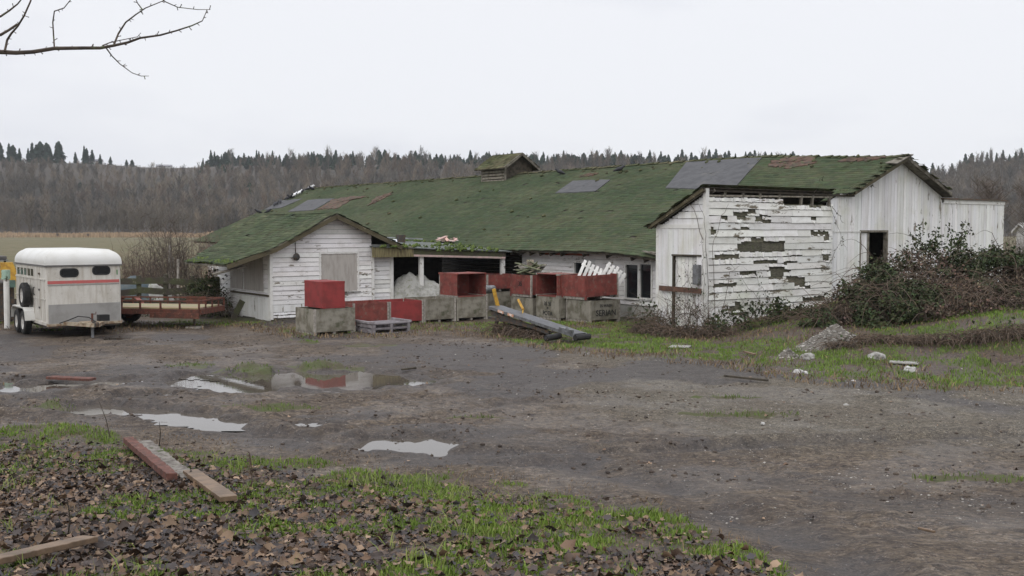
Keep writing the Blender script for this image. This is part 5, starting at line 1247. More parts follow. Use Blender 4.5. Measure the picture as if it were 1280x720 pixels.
def rand_dir(zmin=.2, zmax=1.):
    a = random.uniform(0, 6.283); z = random.uniform(zmin, zmax); r = math.sqrt(max(0, 1 - z * z)) if z < 1 else .05
    return Vector((math.cos(a) * r, math.sin(a) * r, z))
def gh(x, y): return float(ground_h(np.array([x]), np.array([y]))[0])

# ------------------------------------------------------------------ great bramble thicket at the right
br = thing('bramble_thicket', 'huge bramble thicket with dark leaves and dead brown canes before the right gable', 'bramble', (0, 0, 0))
# lumps: px, top py, depth, radius across, radius deep
LUMPS = [(1040, 378, 27.6, .7, .9), (1068, 350, 28.0, .9, 1.1), (1098, 328, 28.6, 1.0, 1.3), (1130, 312, 29.2, 1.1, 1.4), (1160, 308, 29.6, 1.15, 1.5), (1192, 318, 30.0, 1.2, 1.5), (1222, 310, 30.2, 1.2, 1.5), (1252, 310, 30.4, 1.3, 1.5), (1285, 316, 30.6, 1.4, 1.6), (1320, 330, 30.8, 1.5, 1.8),
         (1110, 352, 26.9, 1.0, .9), (1150, 345, 27.0, 1.1, .9), (1195, 348, 27.2, 1.1, .9), (1240, 350, 27.4, 1.2, .9), (1280, 352, 27.4, 1.2, .9), (1165, 372, 26.2, .9, .7), (1205, 370, 26.2, .9, .7), (1245, 366, 26.2, 1.0, .7), (1282, 362, 26.2, 1.0, .7), (1315, 360, 26.2, 1.0, .7), (1022, 398, 27.8, .5, .6)]
lp = []; nr = []
for px, top, D, ra, rb in LUMPS:
    p = at(px, top, D); g = float(hbase(p.x, p.y)); H = p.z - g - .12
    n = int(3400 * ra * max(.6, H) * rb ** .3)
    th = rng.uniform(0, 2 * np.pi, n); ph = np.arccos(rng.uniform(-.05, 1, n)); q = rng.uniform(.72, 1.06, n) * (.8 + .45 * fbm(th * 2 + px, ph * 3, .8, 3, 9))
    dx, dy, dz = np.cos(th) * np.sin(ph), np.sin(th) * np.sin(ph), np.cos(ph)
    lp.append(np.stack([p.x + dx * ra * q, p.y + dy * rb * q, g + H * (dz * q * 1.0)], -1)); nr.append(np.stack([dx, dy, dz * .6 + .3], -1))
lp = np.concatenate(lp); nr = np.concatenate(nr); ok = lp[:, 2] > hbase(lp[:, 0], lp[:, 1]) - .05
lp, nr = lp[ok], nr[ok]
clump = fbm(lp[:, 0] * 1.0 + lp[:, 2] * .6, lp[:, 1] + lp[:, 2], .55, 3, 15) - .02
brown = fbm(lp[:, 0], lp[:, 2] * 1.5, 1.1, 3, 19) + .16 * S((1105 - (640 + F * lp[:, 0] / lp[:, 1])) / 60) > .515
keep = clump > .36
gk = keep & ~brown
leafcloud('foliage', lp[gk], rng.uniform(.055, .125, gk.sum()), m_bramble, br, .26, nr[gk] * .8)
leafcloud('dead_foliage', lp[keep & brown][::3], rng.uniform(.05, .11, len(lp[keep & brown][::3])), m_cane, br, .4)
cn = MB()
for px, top, D, ra, rb in LUMPS:
    p = at(px, top, D); g = float(hbase(p.x, p.y)); H = p.z - g
    dens = 54 if px < 1120 else 28
    for k in range(dens):
        a = random.uniform(0, 6.28); q = Vector((p.x + math.cos(a) * ra * random.uniform(0, .9), p.y + math.sin(a) * rb * random.uniform(0, .9), g + random.uniform(.2, .95) * H))
        cane(cn, q, rand_dir(-.1, .9), random.uniform(.7, 1.7), .011, 1.7, 7, .16)
cn.build('cane', m_cane, br)['kind'] = 'stuff'
core = MB()
for px, top, D, ra, rb in LUMPS:
    for k in range(30):
        p = at(px, top, D); g = float(hbase(p.x, p.y)); a = random.uniform(0, 6.28)
        cane(core, (p.x + math.cos(a) * ra * .5, p.y + math.sin(a) * rb * .5, g), rand_dir(.3, 1), (p.z - g) * 1.0, .018, .6, 5, .15)
core.build('stem', m_bark, br)['kind'] = 'stuff'
# sprays that reach up over the boards
sp = MB(); pts = []
for px, py, D in ((1128, 312, 29.4), (1165, 300, 29.8), (1150, 296, 29.6), (1182, 312, 30), (1112, 322, 29), (1200, 292, 30.4), (1215, 303, 30.4), (1240, 312, 30.6), (1262, 322, 30.8), (1060, 352, 28), (1085, 340, 28.4), (1190, 300, 30)):
    for r_ in range(3):
        q = at(px + random.uniform(-6, 6), py + 26, D); P = cane(sp, q, Vector((random.uniform(-.5, .5), random.uniform(-.3, .2), 1)), random.uniform(.6, 1.0), .01, 1.2, 7, .12)
        for t in P[2:]:
            for _ in range(7): pts.append([t.x + random.gauss(0, .07), t.y + random.gauss(0, .07), t.z + random.gauss(0, .06)])
sp.build('spray', m_cane, br)['kind'] = 'stuff'
leafcloud('spray_foliage', pts, rng.uniform(.06, .13, len(pts)), m_bramble, br, .35)

def vine(name, label, cat, canes, parent_axes, leafn=5, ls=(.05, .10), mat=m_bramble, spread=.06, r=.008, stemmat=m_twig):
    o = thing(name, label, cat, (0, 0, 0)); sm = MB(); pts = []
    for P in canes:
        P = [Vector(p) for p in P]; sm.tube(P, [r * (1 - .6 * i / max(1, len(P) - 1)) for i in range(len(P))], 4, j(.3), cap=False)
        for a, b_ in zip(P[:-1], P[1:]):
            n = max(1, int((b_ - a).length / .12))
            for k in range(n):
                if random.random() < .72:
                    q = a.lerp(b_, k / n)
                    for _ in range(random.randint(0, leafn)): pts.append([q.x + random.gauss(0, spread), q.y + random.gauss(0, spread) - .03, q.z + random.gauss(0, spread)])
    sm.build('stem', stemmat, o)
    if pts: leafcloud('foliage', pts, rng.uniform(*ls, len(pts)), mat, o, .4)
    return o
def wallpt(px, py, off=.10): x_ = BF.bx(px, AY0 - off, py); return BF.w(x_, AY0 - off, BF.bz(px, py, x_, AY0 - off))
def endpt(px, py, off=.10): y_ = BF.by(px, AXN - off, py); return BF.w(AXN - off, y_, BF.bz(px, py, AXN - off, y_))
def wander(f, pts, n=5, s=2.5):
    out = []
    for (a, b_), (c, d_) in zip(pts[:-1], pts[1:]):
        for k in range(n): t = k / n; out.append(f(a + (c - a) * t + random.uniform(-s, s), b_ + (d_ - b_) * t + random.uniform(-s, s)))
    return out
vine('wall_vine', 'dark leafy bramble climbing the lower middle of the flaking wall', 'vine', [wander(wallpt, q) for q in
     ([(955, 408), (945, 370), (925, 345), (905, 325)], [(950, 408), (935, 380), (915, 362)], [(965, 408), (975, 380), (985, 365)], [(960, 405), (960, 375), (950, 352), (925, 328)], [(940, 408), (925, 395), (900, 378)], [(985, 405), (995, 385), (1005, 375)], [(930, 408), (945, 385), (955, 365)], [(975, 408), (965, 390), (970, 370)])], None, 4)
vine('wall_vine', 'thin bramble shoots hanging over the top corner of the flaking wall', 'vine', [wander(wallpt, q, 4, 1.5) for q in
     ([(1030, 236), (1040, 260), (1047, 285), (1056, 310)], [(1040, 258), (1052, 275), (1056, 282)], [(1035, 330), (1052, 300), (1062, 318)], [(1018, 241), (1024, 228), (1032, 215)], [(1040, 234), (1055, 238), (1062, 243)])], None, 3, (.04, .08), spread=.04)
vine('wall_vine', 'tangled vine covering the nailed-up annex door', 'vine', [wander(endpt, q, 5, 2) for q in
     ([(872, 405), (866, 370), (858, 340), (852, 324)], [(846, 405), (850, 370), (862, 345), (870, 325)], [(838, 405), (845, 380), (852, 360)], [(870, 405), (874, 370), (872, 335)], [(860, 405), (850, 390), (836, 372)], [(880, 405), (879, 360), (878, 320), (876, 290)], [(842, 375), (848, 345), (845, 318)])], None, 6, (.04, .085), spread=.07)
vine('wall_vine', 'bare vine stems on the annex corner post', 'vine', [wander(wallpt, q, 4, 1.2) for q in ([(886, 405), (884, 350), (882, 300), (880, 270), (872, 250)], [(895, 405), (893, 360), (890, 310), (902, 270), (915, 250)], [(900, 405), (912, 340), (930, 330)])] + [wander(endpt, [(878, 300), (868, 262), (856, 245)], 4, 1)], None, 0, r=.012)
vine('wall_vine', 'small leafy sprig on the board gable near its left verge', 'vine', [wander(wallpt, q, 3, 1) for q in ([(1082, 231), (1090, 232), (1098, 236)], [(1086, 234), (1092, 229)])], None, 5, (.05, .09), spread=.04)

def thicket(name, label, cat, spots, leaf_mat, nleaf, ncane, cmat=m_cane, lsz=(.05, .11), stem_r=.009, group=None, zup=(-.05, .8), droop=1.5):
    o = thing(name, label, cat, (0, 0, 0), 0, group); cnm = MB(); pts = []
    for px, top, D, ra, rb in spots:
        p = at(px, top, D); g = float(hbase(p.x, p.y)); H = max(.25, p.z - g)
        for k in range(int(nleaf * ra * rb * 4)):
            a, q = random.uniform(0, 6.28), random.uniform(.3, 1.05); e = random.uniform(0, 1.57)
            pts.append([p.x + math.cos(a) * ra * q * math.cos(e), p.y + math.sin(a) * rb * q * math.cos(e), g + H * q * math.sin(e)])
        for k in range(int(ncane * ra * 4)):
            a, q = random.uniform(0, 6.28), random.uniform(0, .9)
            cane(cnm, (p.x + math.cos(a) * ra * q, p.y + math.sin(a) * rb * q, g + random.uniform(0, .5) * H), rand_dir(*zup), random.uniform(.5, 1.1) * max(.7, H), stem_r, droop, 6, .16)
    cnm.build('cane', cmat, o)['kind'] = 'stuff'
    if pts:
        pts = np.array(pts); k = fbm(pts[:, 0] * 1.3 + pts[:, 2], pts[:, 1] + pts[:, 2], .4, 2, 23) > .40
        leafcloud('foliage', pts[k], rng.uniform(*lsz, k.sum()), leaf_mat, o, .4)
    return o
thicket('bramble_clump', 'low dark bramble clump at the foot of the flaking wall', 'bramble', [(905, 388, 29.0, .6, .5), (940, 378, 29.2, .7, .6), (972, 372, 29.6, .7, .6), (1000, 380, 29.8, .6, .6), (1018, 384, 29.6, .5, .5), (890, 398, 28.8, .5, .4)], m_bramble, 260, 22, lsz=(.06, .13))
thicket('brush_heap', 'heap of dead brown bramble stems left of the annex door', 'brush heap', [(818, 396, 29.6, .7, .6), (842, 398, 29.0, .8, .6), (868, 402, 28.8, .8, .5), (800, 402, 30, .5, .4), (895, 405, 28.6, .7, .4)], m_bramble, 18, 60, droop=2.2)
thicket('dry_weeds', 'tall dry weeds and dead brambles before the annex door', 'weeds', [(840, 368, 29.4, .35, .3), (856, 352, 29.2, .4, .3), (872, 362, 29.0, .35, .3), (886, 372, 28.9, .3, .3), (826, 376, 29.8, .3, .3)], m_bramble, 60, 26, zup=(.4, 1.), droop=.7, lsz=(.04, .08), stem_r=.007)
thicket('shrub', 'mixed leafy shrub below the double barn window', 'shrub', [(806, 372, 31.6, .6, .5), (818, 378, 31.0, .5, .5)], m_bramble, 120, 26)
thicket('brush_bank', 'bank of dead brown stalks in front of the bramble thicket', 'brush heap', [(1075, 428, 24.4, .9, .5), (1110, 424, 24.2, 1.0, .5), (1150, 416, 24.0, 1.0, .5), (1190, 408, 23.6, 1.0, .6), (1225, 402, 23.4, 1.0, .6), (1262, 398, 23.2, 1.0, .6), (1300, 395, 23.2, 1.0, .6), (1055, 438, 24, .6, .4)], m_bramble, 14, 60, droop=2.4, zup=(-.1, .4))
thicket('shrub', 'dark ivy-covered shrub against the outbuilding eave', 'shrub', [(268, 338, 36.2, .75, .7), (255, 348, 36.4, .8, .7), (275, 360, 35.8, .6, .6), (240, 356, 37, .7, .6)], m_bramble, 420, 30, m_twig, (.06, .12))
thicket('shrub', 'low green weeds at the foot of the mossy fence', 'shrub', [(200, 372, 35.8, .9, .4), (225, 374, 35.8, .9, .4), (170, 368, 35.8, .8, .4)], m_bramble, 90, 12, m_twig)

# bare twiggy shrubs behind the fence
def bare_shrub(label, spots, group, name='bare_shrub', mat=m_twig, n=26, r0=.02):
    o = thing(name, label, 'shrub', (0, 0, 0), 0, group); b = MB()
    for px, top, D, ra in spots:
        p = at(px, top, D); H = p.z
        for k in range(n):
            a = random.uniform(0, 6.28); q = random.uniform(0, ra * .6)
            d_ = Vector((math.cos(a) * random.uniform(.02, .45), math.sin(a) * random.uniform(.02, .45), 1))
            P = cane(b, (p.x + math.cos(a) * q, p.y + math.sin(a) * q, 0), d_, H * random.uniform(.55, 1.08), r0, .1, 7, .07)
            for t in P[2:]:
                for _ in range(3): cane(b, t, Vector((random.gauss(0, .6), random.gauss(0, .6), random.uniform(.2, 1))), random.uniform(.3, .9), r0 * .35, .0, 4, .14, sides=3)
    b.build('branch', mat, o)['kind'] = 'stuff'; return o
thicket('scrap_heap', 'brown scrap timber and dead stalks heaped under the grey conveyor', 'scrap heap', [(634, 392, 29.6, .5, .4), (652, 398, 29.2, .5, .4), (672, 406, 28.7, .5, .35)], m_bramble, 10, 70, m_cane, stem_r=.016, droop=1.8, zup=(-.1, .5))
bare_shrub('tall bare shrubs rising behind the flatbed trailer', [(222, 268, 41, .9), (205, 282, 41.5, .9), (236, 272, 42, .8)], None, n=20)
bare_shrub('low spreading bare brown shrub between horse trailer and tall shrubs', [(178, 312, 43, 1.6), (196, 305, 43.5, 1.5), (165, 325, 42, 1.2)], None, mat=M('red brown twigs', (.13, .085, .068), (.09, .06, .05), 6, bump=0), n=30, r0=.014)
bare_shrub('reddish bare shrub close to the outbuilding roof edge', [(250, 292, 44, 1.0), (262, 300, 44, .8)], None, mat=M('rusty twigs', (.17, .10, .075), (.11, .07, .055), 6, bump=0), n=22, r0=.014)

# weed stalks on the near bank
for k, (pb, pt, lb) in enumerate((((138, 549), (124, 502), 'thin dark weed stalk at the grass edge'), ((199, 558), (199, 527), 'short dark weed stalk right of the tall one'), ((314, 612), (312, 566), 'brown dock stalk right of the plank end'), ((165, 672), (192, 592), 'long leaning brown stalk among the leaves'), ((205, 700), (240, 668), 'pale straw stalk leaning at the bottom'), ((85, 672), (84, 625), 'dark bare stalk at lower left among leaves'))):
    g = G(*pb); t = at(*pt, g.y - .15); s = MB(); m_ = g.lerp(t, .5) + Vector((.02, 0, .01)); s.tube([g, m_, t], [.008, .006, .003], 5)
    if k == 2:
        for q in range(40): h_ = random.uniform(.4, 1); p = g.lerp(t, h_); s.tube([p, p + Vector((random.gauss(0, .02), random.gauss(0, .02), .02))], [.006, .003], 4)
    tag(s.build('weed_stalk', m_darkwood if k in (0, 1, 5) else m_cane), lb, 'weed stalk')

m_heapstone = M('dirty gravel', (.25, .235, .205), (.12, .108, .09), 7, bump=.3)
# gravel heap
def gravel_pile(label, px, top, D, rx, ry, n):
    p = at(px, top, D); g = float(hbase(p.x, p.y)); H = p.z - g
    V = []; N_ = 40
    for i in range(N_ + 1):
        for k in range(N_ + 1):
            a, b_ = -1 + 2 * i / N_, -1 + 2 * k / N_; r = min(1, math.hypot(a, b_)); x_, y_ = p.x + a * rx, p.y + b_ * ry
            V.append((x_, y_, g - .3 + (H + .27) * (1 - r) ** 1.05 * (.8 + .4 * float(fbm(x_, y_, .5, 3, 3))) + .03 * random.random()))
    b = MB(); b.add(V, [(i * (N_ + 1) + k, (i + 1) * (N_ + 1) + k, (i + 1) * (N_ + 1) + k + 1, i * (N_ + 1) + k + 1) for i in range(N_) for k in range(N_)])
    o = tag(b.build('gravel_pile', M('grey gravel soil', (.15, .135, .115), (.085, .074, .062), 14, bump=.6, bs=30), None, smooth=True), label, 'gravel pile')
    a = rng.uniform(0, 6.28, n); r = np.sqrt(rng.random(n)); x_, y_ = p.x + np.cos(a) * r * rx * .92, p.y + np.sin(a) * r * ry * .92
    z_ = g - .29 + (H + .27) * (1 - (r * .92)) ** 1.05 * (.8 + .4 * fbm(x_, y_, .5, 3, 3))
    s_ = stones('stones', x_, y_, z_, .012 + .028 * rng.random(n) ** 2, m_stonep); s_.parent = o; s_['kind'] = 'stuff'
gravel_pile('steep grey gravel pile at the edge of the bramble thicket', 1046, 405, 24.6, 1.25, 1.0, 1500)
gravel_pile('low flattened gravel mound left of the steep pile', 985, 436, 23.6, .7, .5, 500)

# ------------------------------------------------------------------ overhead limb of a bare tree standing out of frame
tr = thing('bare_tree', 'bare thorny tree whose limb hangs into the sky at top left', 'tree', (0, 0, 0))
TX, TY = -4.9, 5.6; s = MB(); lg = 6.0
s.tube([(TX, TY, 1.0), (TX + .05, TY, 2.2), (TX - .02, TY, 3.4), (TX + .1, TY + .1, 4.8), (TX, TY + .1, 6.5)], [.16, .13, .12, .09, .05], 10); s.build('trunk', m_bark, tr)
BR = [([(0, 65), (20, 66), (40, 65), (68, 60.5), (105, 60), (125, 60), (142, 57), (160, 53), (175, 47.5), (200, 44), (220, 38.5), (240, 32), (253, 26), (259, 12)], .013, .0022),
      ([(142, 57), (148, 42), (157, 28), (170, 18), (182, 10), (204, 1), (215, -6)], .006, .002), ([(204, 1), (222, 9), (247, 12), (263, 12)], .003, .0015),
      ([(132, 59), (140, 70), (150, 80), (165, 91), (176, 95), (186, 95)], .0042, .0015), ([(128, 57), (138, 53), (152, 50), (172, 46), (176, 41)], .0035, .0015),
      ([(68, 60), (67, 45), (66, 28), (68, 14), (80, 10), (88, 0), (92, -8)], .005, .002), ([(6, 64), (9, 50), (14, 42), (22, 33), (30, 20), (38, 2), (42, -10)], .007, .004),
      ([(0, 44), (12, 37), (22, 30)], .008, .006), ([(0, 21), (12, 13), (22, 5), (30, -5)], .006, .003), ([(178, 12), (172, 4), (168, -5)], .004, .002)]
lim = MB(); p_ = at(0, 65, lg)
lim.tube([(TX + .05, TY + .05, 3.9), (TX + .8, TY + .2, 4.0), p_], [.06, .03, .0135], 8)
for q, r0_, r1_ in ((BR[6], 0, 0),): pass
lim.tube([at(0, 44, lg), Vector((TX, TY, 4.4))], [.008, .04], 6); lim.tube([at(0, 21, lg), Vector((TX, TY, 4.9))], [.006, .03], 6)
for pts, r0_, r1_ in BR:
    P = [at(a, b_, lg + .05 * math.sin(i)) for i, (a, b_) in enumerate(pts)]; n = len(P)
    lim.tube(P, [r0_ + (r1_ - r0_) * i / (n - 1) for i in range(n)], 6, j(.1))
    for a, b_ in zip(P[:-1], P[1:]):
        for _ in range(max(1, int((b_ - a).length / .042))):
            t = a.lerp(b_, random.random()); sg = random.choice((-1, 1)); d_ = (b_ - a).normalized(); nrm_ = Vector((-d_.z, random.uniform(-.4, .4), d_.x)) * sg
            e = t + (nrm_ + d_ * random.uniform(.2, .9)).normalized() * random.uniform(.012, .028); lim.tube([t, t.lerp(e, .6), e], [.003, .0022, .0035 if random.random() < .4 else .001], 4)
lim.build('limb', m_bark, tr)

# ------------------------------------------------------------------ distant field edge, hills, woods
CR = np.array([(-900, 203), (-200, 204), (0, 201), (100, 205), (150, 209), (215, 212), (260, 210), (330, 208), (420, 207), (560, 206), (650, 209), (800, 209), (950, 213), (1100, 224), (1185, 226), (1215, 214), (1280, 210), (1600, 205), (2200, 205)], float)
def hill_h(x, y):
    px = 640 + F * x / np.maximum(y, 300); top = np.interp(px, CR[:, 0], CR[:, 1]); crest = CH + (HOR - top) / F * 720
    return crest * S((y - 445) / 270) * (.93 + .14 * fbm(x, y, 120, 3, 66)) + 1.5 * (fbm(x, y, 40, 2, 67) - .5) * S((y - 445) / 60) + .4 * S((y - 436) / 10) - .5
hx_ = np.arange(-1300, 1301, 16.); hy_ = np.concatenate([np.arange(434, 760, 12.), np.arange(770, 1500, 60.)])
HX_, HY_ = np.meshgrid(hx_, hy_); HZ_ = hill_h(HX_, HY_); a_ = len(hx_); ih = np.arange(HX_.size).reshape(HX_.shape)
tag(mesh_np('hills', np.stack([HX_, HY_, HZ_], -1).reshape(-1, 3), [np.stack([ih[:-1, :-1], ih[:-1, 1:], ih[1:, 1:], ih[1:, :-1]], -1).reshape(-1, 4)], m_hill, smooth=True), kind='structure')
def strips(P0, P1, w):      # thin flat twigs, each a quad
    d = P1 - P0; s_ = np.cross(d, rng.normal(size=d.shape)); s_ /= np.linalg.norm(s_, axis=1)[:, None] + 1e-9; s_ *= w[:, None] / 2
    return np.stack([P0 - s_, P0 + s_, P1 + s_ * .35, P1 - s_ * .35], 1)
def bare_proto(k, n=60):
    r = np.random.default_rng(k); q = [np.array([[[-.012, 0, 0], [.012, 0, 0], [.006, 0, .85], [-.006, 0, .85]]]), np.array([[[0, -.012, 0], [0, .012, 0], [0, .006, .85], [0, -.006, .85]]])]
    z0 = r.uniform(.22, .85, n); a = r.uniform(0, 6.28, n); L = r.uniform(.12, .34, n) * (1.2 - z0 * .6)
    P0 = np.stack([0 * z0, 0 * z0, z0], -1) + r.normal(0, .05, (n, 3)); P1 = P0 + np.stack([np.cos(a) * L * .55, np.sin(a) * L * .55, L * .9], -1)
    q.append(strips(P0, P1, np.full(n, .016)))
    m = n * 2; i = r.integers(0, n, m); t = r.uniform(.3, 1, (m, 1)); B0 = P0[i] * (1 - t) + P1[i] * t; a = r.uniform(0, 6.28, m); L = r.uniform(.06, .16, m)
    q.append(strips(B0, B0 + np.stack([np.cos(a) * L * .6, np.sin(a) * L * .6, L * .8], -1), np.full(m, .013)))
    return np.concatenate(q)
protos = [bare_proto(k) for k in range(6)]
xs2, ys2, hs2, cs2 = [], [], [], []
N_ = 7200; yy = rng.uniform(440, 735, N_); xx = rng.uniform(-.62, .62, N_) * yy
dk_ = fbm(xx, yy, 45, 3, 81)
hh2 = rng.uniform(7, 14, N_) * (.65 + .7 * dk_) * (1 - .62 * S((yy - 655) / 45))
Vw, Cw = [], []
colpal = np.array([(1.0, .92, .86), (.8, .78, .78), (1.25, 1.1, .98), (.68, .68, .70), (1.05, .85, .76), (1.4, 1.3, 1.2)])
pxw = 640 + F * xx / yy; hh2 = hh2 * (1 - .35 * S((yy - 560) / 60) * (pxw < 320)); kz = ((pxw < 1010) & (yy > 628)) & (rng.random(N_) < .92); hh2 = np.where(kz, np.where(pxw < 330, rng.uniform(2.5, 5.5, N_), 1.5), hh2); hh2 *= (1 - .72 * S((yy - 640) / 40) * (pxw < 300))
zz2 = hill_h(xx, yy) - .2
reg = fbm(xx, yy, 60, 3, 83)
for k in range(N_):
    pr = protos[k % 6]; a = rng.uniform(0, 6.28); ca, sa = math.cos(a), math.sin(a); h_ = hh2[k]; wd = rng.uniform(.75, 1.25)
    q = pr * h_; x_ = (q[..., 0] * ca - q[..., 1] * sa) * wd + xx[k]; y_ = (q[..., 0] * sa + q[..., 1] * ca) * wd + yy[k]
    Vw.append(np.stack([x_, y_, q[..., 2] + zz2[k]], -1).astype(np.float32))
    c = colpal[min(5, max(0, int((reg[k] - .3) * 11 + rng.normal(0, 1.0))))] * rng.uniform(.8, 1.15); Cw.append(np.broadcast_to(c, (len(pr), 3)))
Vw = np.concatenate(Vw); n = len(Vw)
wo = mesh_np('woodland', Vw.reshape(-1, 3), [np.arange(n * 4).reshape(-1, 4)], m_bare, col=[np.concatenate(Cw)])
tag(wo, kind='stuff')

def conifer_mesh(k, fat=.2):
    r = np.random.default_rng(100 + k); V, Fq = [], []; nv = 0; b = MB()
    b.tube([(0, 0, 0), (0, 0, 1)], [.014, .002], 5, .6)
    tiers = 18
    for t in range(tiers):
        z = .12 + .86 * (t / tiers) ** .95; R = fat * (1 - (t / tiers)) ** .62 * r.uniform(.6, 1.25) + .012
        for q in range(9):
            a = q / 9 * 6.283 + r.uniform(0, .7); rr = R * r.uniform(.55, 1.2); zz = z + r.uniform(-.02, .02); dr = rr * r.uniform(.25, .6)
            ca, sa = math.cos(a), math.sin(a); w_ = rr * .42; c = r.uniform(.6, 1.4)
            b.add([(0, 0, zz + .02), (ca * rr * .6 - sa * w_, sa * rr * .6 + ca * w_, zz - dr * .5), (ca * rr, sa * rr, zz - dr), (ca * rr * .6 + sa * w_, sa * rr * .6 - ca * w_, zz - dr * .5)], [(0, 1, 2, 3)], (c, c, c))
            b.add([(0, 0, zz + .01), (ca * rr * .7, sa * rr * .7, zz - dr * .45 + .02), (ca * rr * .8, sa * rr * .8, zz - dr * 1.2 - .015), (ca * rr * .2, sa * rr * .2, zz - .05)], [(0, 1, 2, 3)], (c * .8,) * 3)
    return b
cm = []; cmesh = []
for k, ft in enumerate((.21, .27, .18, .33, .24)):
    cb_ = conifer_mesh(k, ft); q4 = [i for i, f_ in enumerate(cb_.f) if len(f_) == 4]; cmesh.append((np.array(cb_.v), np.array([cb_.f[i] for i in q4]), np.array([cb_.c[i] for i in q4])))
    o = cb_.build('conifer', m_conifer); cm.append(o)
used = [False] * 5
CN = []
for px, top in ((-20, 182), (0, 177), (11, 178), (16, 180), (24, 184), (35, 184), (40, 177), (45, 179), (50, 175), (58, 177), (62, 182), (73, 175), (94, 189), (105, 181), (108, 184), (115, 186), (125, 192), (138, 195), (158, 199), (165, 199)): CN.append((px, top, 'a'))
for px in range(255, 388, 5): CN.append((px + random.uniform(-2, 2), 192 + random.uniform(-6, 8) - (px - 255) * .01, 'b'))
for px in range(388, 1000, 5): CN.append((px + random.uniform(-2, 2), 190.5 + random.uniform(-6, 9), 'b'))
for px in range(400, 1000, 14): CN.append((px + random.uniform(-5, 5), 202 + random.uniform(-4, 8), 'c'))
for px, top in ((1155, 204), (1166, 202), (1173, 206), (1190, 203), (1200, 199), (1207, 191), (1211, 197), (1215, 190), (1221, 196), (1226, 193), (1234, 189), (1240, 195), (1246, 190), (1254, 186), (1262, 192), (1270, 188), (1277, 184), (1285, 190), (1296, 188), (1310, 190)): CN.append((px, top, 'd'))
for px, top in ((200, 236), (212, 226), (222, 224), (228, 232), (236, 226), (245, 234), (256, 222), (262, 228), (288, 218), (294, 224), (305, 236), (170, 240), (150, 232), (138, 228), (110, 236), (84, 230), (40, 222), (130, 246), (322, 232), (348, 222), (218, 236), (226, 240), (232, 242), (242, 228), (205, 240), (60, 240), (68, 236), (20, 238), (28, 244), (100, 226), (118, 240), (180, 232), (188, 238), (268, 236), (276, 230), (282, 226), (300, 230), (312, 226), (160, 226)): CN.append((px, top, 'e'))
LB = {'a': ('lone conifer on the open skyline at upper left', 'conifers on the open left skyline'), 'b': ('dark conifer in the dense skyline row behind the long roof', 'conifers in the dense skyline row'),
      'c': ('dark conifer just below the dense skyline row', 'conifers below the dense skyline row'), 'd': ('dark conifer on the skyline right of the barn gable', 'conifers on the right skyline'), 'e': ('dark conifer among bare trees on the left hillside', 'conifers on the left hillside')}
for i, (px, top, kd) in enumerate(CN):
    D = {'a': 712, 'b': random.uniform(690, 740), 'c': random.uniform(640, 680), 'd': random.uniform(700, 735), 'e': random.uniform(560, 640)}[kd]
    p = at(px, top, D); g = float(hill_h(np.array([p.x]), np.array([p.y]))[0]) - 1
    if kd == 'e': g = p.z - random.uniform(14, 20)
    H = max(p.z - g, 5); k = random.randrange(5)
    if px == 73: k = 3
    if kd == 'e' : k = random.choice((1, 3))
    if not used[k]: o = cm[k]; used[k] = True
    else: o = cm[k].copy(); C.objects.link(o)
    o.location = (p.x, p.y, p.z - H); wsc = min(max(H, 9), 22) * random.uniform(.8, 1.25); o.scale = (wsc, wsc, H); o.rotation_euler.z = random.uniform(0, 6.28)
    lb, gp = LB[kd]
    if px == 73: lb, gp = 'broad tall conifer, largest on the open skyline at upper left', LB['a'][1]
    tag(o, lb, 'conifer', gp)
for k in range(5):
    if not used[k]: bpy.data.objects.remove(cm[k])
# the packed conifers under and behind the skyline row: one mass
Vs, Fs, Cs, off = [], [], [], 0
for k in range(760):
    px = random.uniform(382, 1004) if k < 660 else random.uniform(250, 385); top = random.uniform(191, 213); D = random.uniform(640, 735); p = at(px, top, D)
    me = cmesh[k % 5]; H = random.uniform(9, 14); wsc = random.uniform(11, 19)
    v = me[0] * np.array([wsc, wsc, H]); a = random.uniform(0, 6.28); ca, sa = math.cos(a), math.sin(a)
    Vs.append(np.stack([v[:, 0] * ca - v[:, 1] * sa + p.x, v[:, 0] * sa + v[:, 1] * ca + p.y, v[:, 2] + p.z - H], -1)); Fs.append(me[1] + off); Cs.append(me[2] * random.uniform(.8, 1.3)); off += len(v)
tag(mesh_np('conifer_wood', np.concatenate(Vs), [np.concatenate(Fs)], m_conifer, col=[np.concatenate(Cs)]), kind='stuff')
